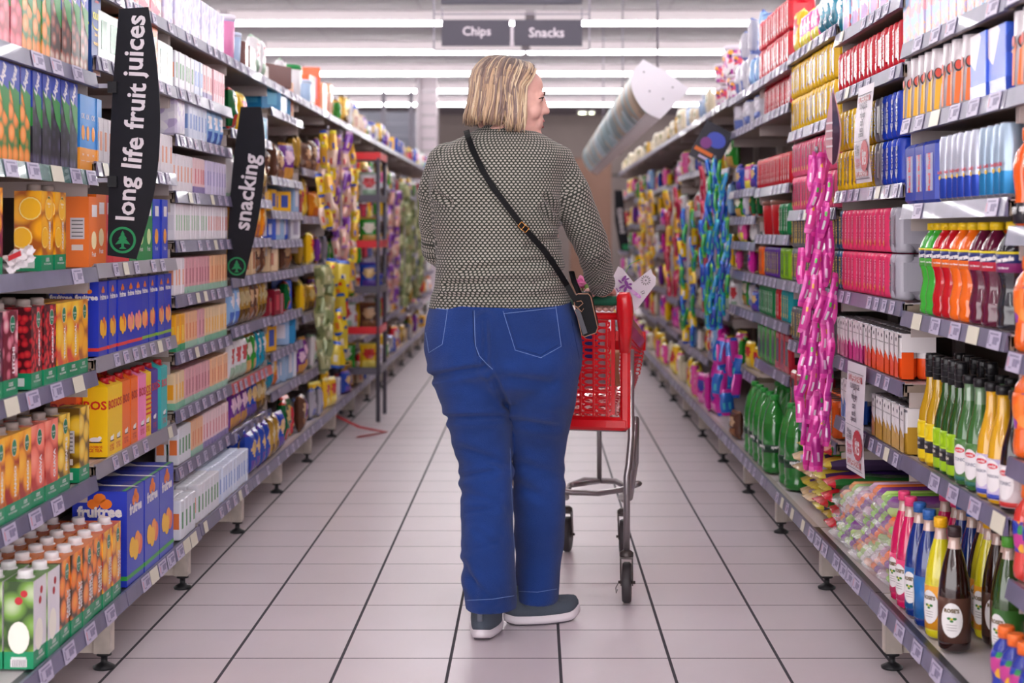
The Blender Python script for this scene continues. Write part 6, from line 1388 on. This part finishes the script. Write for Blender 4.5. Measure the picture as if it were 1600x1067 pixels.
CRS = [((690, 654), (793, 651), .008, 6), ((677, 588), (765, 573), .010, 7), ((770, 582), (793, 640), .010, 6), ((795, 655), (870, 668), .005, 7), ((720, 700), (790, 725), .006, 8), ((722, 745), (770, 738), .006, 6), ((722, 770), (790, 790), .005, 8), ((730, 800), (775, 795), .005, 6), ((800, 720), (880, 745), .004, 9), ((745, 830), (770, 850), .004, 6),
       ((735, 905), (765, 935), .006, 7), ((790, 590), (860, 600), .006, 10), ((805, 755), (870, 790), .004, 9), ((730, 860), (790, 845), .003, 8), ((758, 500), (760, 575), .009, 6), ((725, 880), (745, 930), .006, 7)]
for i, v in enumerate(me.vertices):
    p = v.co; f = .0045*noise.noise(Vector((p.x*8, p.y*6, p.z*13)))*max(.25, min(1, (.85-p.z)/.2)); 
    if p.y < 4.62:
        px, py = VX+p.x*F/p.y, VY+(EYE-p.z)*F/p.y
        for a, b_, dep, wd in CRS:
            dx, dy = b_[0]-a[0], b_[1]-a[1]; t = max(0, min(1, ((px-a[0])*dx+(py-a[1])*dy)/(dx*dx+dy*dy))); e_ = math.hypot(px-a[0]-dx*t, py-a[1]-dy*t)
            if e_ < wd*3: f += -1.3*dep*math.exp(-(e_/wd)**2*1.6)*(1-.5*abs(2*t-1)**3)+dep*.7*math.exp(-((e_-wd*1.5)/wd)**2)
    v.co = p+nrm[i]*f
me.materials.clear(); me.materials.append(JN); me.name = 'jeans'
for p_ in me.polygons: p_.use_smooth = True
me.update(); BJ = BVHTree.FromPolygons([v.co.copy() for v in me.vertices], [tuple(p.vertices) for p in me.polygons])
jo = bpy.data.objects.new('jeans', me); C.objects.link(jo); jo.parent = person; jo.matrix_parent_inverse = Matrix.Translation(-ROOT)
EYEP = Vector((0, 0, EYE))
def onsurf(bv, px, py, off=.001):
    d = Vector(((px-VX)/F, 1, -(py-VY)/F)).normalized(); h = bv.ray_cast(EYEP, d); return (h[0]-d*off, h[1]) if h[0] else (None, None)
def stitch(pts, bv=BJ, r=.0009, m=None, off=.0006, mb=None, closed=False):
    out = []; q_ = mb or MB(); P_ = list(pts)
    for a, b_ in zip(P_, P_[1:]):
        n = max(2, int(math.hypot(b_[0]-a[0], b_[1]-a[1])/4))
        for k in range(n): out.append(onsurf(bv, a[0]+(b_[0]-a[0])*k/n, a[1]+(b_[1]-a[1])*k/n, off)[0])
    out.append(onsurf(bv, *P_[-1], off)[0]); out = [o_ for o_ in out if o_ is not None]
    if len(out) > 1: q_.tube(out, r, m, 5)
    return q_
TH = M('denim_thread', '6f88bc', .7); SEAM = M('denim_seam', '0a2860', .8)
q = MB()
stitch([(700, 476), (697, 500), (691, 538), (670, 551), (665, 520)], m=TH, mb=q); stitch([(786, 486), (805, 547), (845, 559), (877, 541), (868, 476)], m=TH, mb=q); stitch([(787, 490), (868, 481)], m=TH, mb=q); stitch([(672, 480), (699, 484)], m=TH, mb=q)
stitch([(790, 489), (808, 544), (845, 555), (873, 538)], m=SEAM, mb=q); q2 = kid(q, 'pocket'); 
q = MB(); stitch([(741, 485), (742, 520), (743, 540), (749, 556), (760, 568), (770, 577)], m=TH, mb=q, r=.0012); stitch([(739, 485), (740, 530), (747, 556)], m=SEAM, mb=q, r=.0016)
stitch([(797, 700), (800, 780), (803, 850), (807, 925), (808, 938)], m=TH, mb=q, r=.0007); stitch([(727, 938), (770, 936), (807, 930)], m=TH, mb=q); stitch([(811, 924), (840, 925), (870, 920)], m=TH, mb=q); stitch([(893, 500), (905, 560)], m=SEAM, mb=q); kid(q, 'seam')
# ---- shoes ----
GR = M('shoe_grey', '4f5864', .8, bump=.3, bscale=500); SOLE = M('shoe_sole', 'e4dce2', .5); SB = M('shoe_tread', '57505a', .7)
def shoe(loc, yaw, pitch=0):
    o = MB(); L_ = .245
    def outl(t):  # half width along the foot, t 0 heel .. 1 toe
        return .030+.012*math.sin(min(1, t*1.2)*math.pi*.5)+.006*math.sin(t*math.pi)-(.034 if t > .8 else 0)*((t-.8)/.2)**2 - (.012*(1-t/.12)**2 if t < .12 else 0)
    def cx(t): return .006*math.sin(t*math.pi*1.1)
    def loft(mb, levels, mat, n=26):
        vs = []; cnt = n*2
        for z, g, t0, t1, zf in levels:
            for s_ in (1, -1):
                for i in range(n):
                    a = i/(n-1) if s_ > 0 else 1-i/(n-1); tt = .5-.5*math.cos(a*math.pi); t = t0+(t1-t0)*tt; wv = outl(tt)*g*math.sin(max(.0, min(1, 1))*1.5708)
                    e = max(0.02, math.sin(a*math.pi)**.55); vs.append((cx(tt)+s_*wv*min(1, e), t*L_, z+zf(tt)))
        K_ = len(levels); fs = []
        for k in range(K_-1):
            for i in range(cnt): fs.append((k*cnt+i, k*cnt+(i+1) % cnt, (k+1)*cnt+(i+1) % cnt, (k+1)*cnt+i))
        fs += [tuple(range(cnt))[::-1], tuple(range((K_-1)*cnt, K_*cnt))]; mb.add(vs, fs, mat, None, True)
    toe = lambda t: .012*max(0, (t-.75)/.25)**2+.006*max(0, (.1-t)/.1)
    s = MB(); loft(s, [(.0, .86, .03, .97, toe), (.003, .92, .02, .985, toe), (.006, .95, .01, .99, toe)], SB); loft(s, [(.006, 1.02, .0, 1.0, toe), (.016, 1.06, -.012, 1.005, toe), (.026, 1.02, -.008, 1.0, toe), (.031, .95, .005, .985, toe)], SOLE)
    up = lambda a: (lambda t: a*(1-.80*max(0, min(1, (t-.28)/.6))**1.1)+.012*max(0, (t-.75)/.25)**2)
    u = MB(); loft(u, [(.026, .97, .0, .985, up(0)), (.040, 1.0, .0, .98, up(.006)), (.050, .96, .005, .95, up(.018)), (.052, .90, .01, .92, up(.032)), (.052, .78, .015, .84, up(.045)), (.052, .66, .02, .66, up(.058)), (.052, .58, .03, .5, up(.068)), (.052, .5, .06, .45, up(.064))], GR)
    h = MB(); h.tube([(0, -.002, .06), (0, -.010, .085), (0, -.004, .104), (0, .01, .106)], .008, M('shoe_tab', '6a707c', .7), 8, flat=(1, .4))
    e = empty('shoe', loc, yaw); e.rotation_euler = (pitch, 0, yaw); return e, s, u, h
for nm_, loc, yaw, pit in (('l', Vector(((751-VX)*4.43/F, 4.385, .0)), math.radians(-4), 0), ('r', Vector(((789-VX)*4.62/F, 4.575, .0)), math.radians(-68), 0)):
    e, s, u, h = shoe(loc-ROOT, yaw, pit); e.parent = person
    for mb_, n_ in ((s, 'sole'), (u, 'upper'), (h, 'heel_tab')): mb_.obj(n_, e)
# ---- crossbody bag ----
LE = M('bag_leather', '0b0a0d', .5, spec=.15); EDGE_ = M('bag_edge', '9a7058', .6); GOLD = M('buckle_gold', 'd8a058', .25, .9)
bo_ = empty('crossbody_bag', W(912, 495, 4.45)); base = bo_.location; tag(bo_, 'small black crossbody bag with tan edges hanging at the womans hip', 'handbag')
sp_ = curve([(729, 205), (732, 216), (739, 234), (748, 254), (758, 273), (770, 292), (784, 311), (800, 332), (818, 355), (833, 372), (848, 389), (862, 408), (875, 428), (886, 446)], 3)
rays = []; dep = []
for px, py in sp_:
    d = Vector(((px-VX)/F, 1, -(py-VY)/F)).normalized(); hs = []
    for ox, oy in ((0, 0), (-4, 3), (4, -3), (-7, 5), (7, -5)):
        h_ = BV.ray_cast(EYEP, Vector(((px+ox-VX)/F, 1, -(py+oy-VY)/F)).normalized())
        if h_[0]: hs.append(h_[0].y)
    rays.append(d); dep.append(min(hs) if hs else (dep[-1] if dep else 4.44))
dep = [min(dep[max(0, i-2):i+3]) for i in range(len(dep))]
for _ in range(3): dep = [dep[0]]+[(dep[i-1]+dep[i]+dep[i+1])/3 for i in range(1, len(dep)-1)]+[dep[-1]]
pts = [EYEP+d*((y-.005)/d.y) for d, y in zip(rays, dep)]
pts += [W(893, 459, 4.40), W(900, 470, 4.40)]
q = MB(); vs = []; n = len(pts); cols = []
for i, p in enumerate(pts):
    t = (pts[min(i+1, n-1)]-pts[max(i-1, 0)]).normalized(); nn = Vector((0, -1, .05)); sd = t.cross(nn).normalized(); nv = sd.cross(t).normalized()
    if nv.y > 0: nv = -nv
    hw = .0085
    for a, b_ in ((-hw, 0), (hw, 0), (hw, .003), (-hw, .003)): vs.append(tuple(p+sd*a+nv*b_-base))
fs = []
for i in range(n-1):
    for k in range(4): fs.append((i*4+k, i*4+(k+1) % 4, i*4+4+(k+1) % 4, i*4+4+k))
q.add(vs, fs, [EDGE_ if k % 4 in (1,) else LE for k in range(len(fs))]); q.obj('strap', bo_)
# strap over the shoulder to the front and down to the bag
fr = [W(729, 205, 4.47)-base+Vector((0, -.03, .004)), W(732, 199, 4.50)-base+Vector((0, .0, .02)), W(738, 215, 4.60)-base, W(770, 300, 4.66)-base, W(850, 400, 4.66)-base, W(888, 440, 4.56)-base, W(893, 424, 4.52)-base, W(897, 440, 4.50)-base, W(905, 458, 4.47)-base]
q = MB(); q.tube(fr[-3:], .009, LE, 8, flat=(1, .3)); q.obj('strap_loop', bo_)
q = MB(); c = min(pts, key=lambda p_: abs(VX+p_.x*F/p_.y-818))+Vector((0, -.006, 0))-base
mx = Matrix.Translation(c) @ Matrix.Rotation(math.radians(-48), 4, 'Y')
for a in (-.008, .008): q.tube([mx @ Vector((a, 0, -.014)), mx @ Vector((a, 0, .014))], .0014, GOLD, 6)
for a in (-.014, .0, .014): q.tube([mx @ Vector((-.008, 0, a)), mx @ Vector((.008, 0, a))], .0014, GOLD, 6)
q.obj('buckle', bo_)
# body of the bag: a shallow box seen edge on
cn = [(895, 464), (903, 459), (919, 459), (923, 463), (934, 512), (931, 520), (914, 526), (909, 524)]
F_ = [W(a, b_, 4.40)-base for a, b_ in cn]; Bk = [v+Vector((.010, .17, 0)) for v in F_]; m_ = len(F_)
q = MB(); q.add([tuple(v) for v in F_+Bk], [tuple(range(m_))[::-1], tuple(range(m_, 2*m_))]+[(i, (i+1) % m_, (i+1) % m_+m_, i+m_) for i in range(m_)], LE); q.obj('pouch', bo_)
q = MB(); q.tube(F_+[F_[0]], .0014, EDGE_, 6); q.obj('edge_piping', bo_)
q = MB(); fl_ = [W(a, b_, 4.392)-base for a, b_ in ((898, 484), (905, 481), (918, 520), (911, 523))]; q.add([tuple(v) for v in fl_]+[tuple(v+Vector((0, -.003, 0))) for v in fl_], [(0, 1, 2, 3), (7, 6, 5, 4), (0, 4, 5, 1), (1, 5, 6, 2), (2, 6, 7, 3), (3, 7, 4, 0)], M('bag_strap_grey', '34323c', .4)); q.tube([W(901, 471, 4.39)-base, W(908, 470, 4.385)-base, W(911, 474, 4.385)-base, W(904, 480, 4.385)-base, W(899, 478, 4.39)-base, W(909, 487, 4.385)-base, W(912, 482, 4.385)-base], .0012, EDGE_, 5); q.obj('side_tab', bo_)
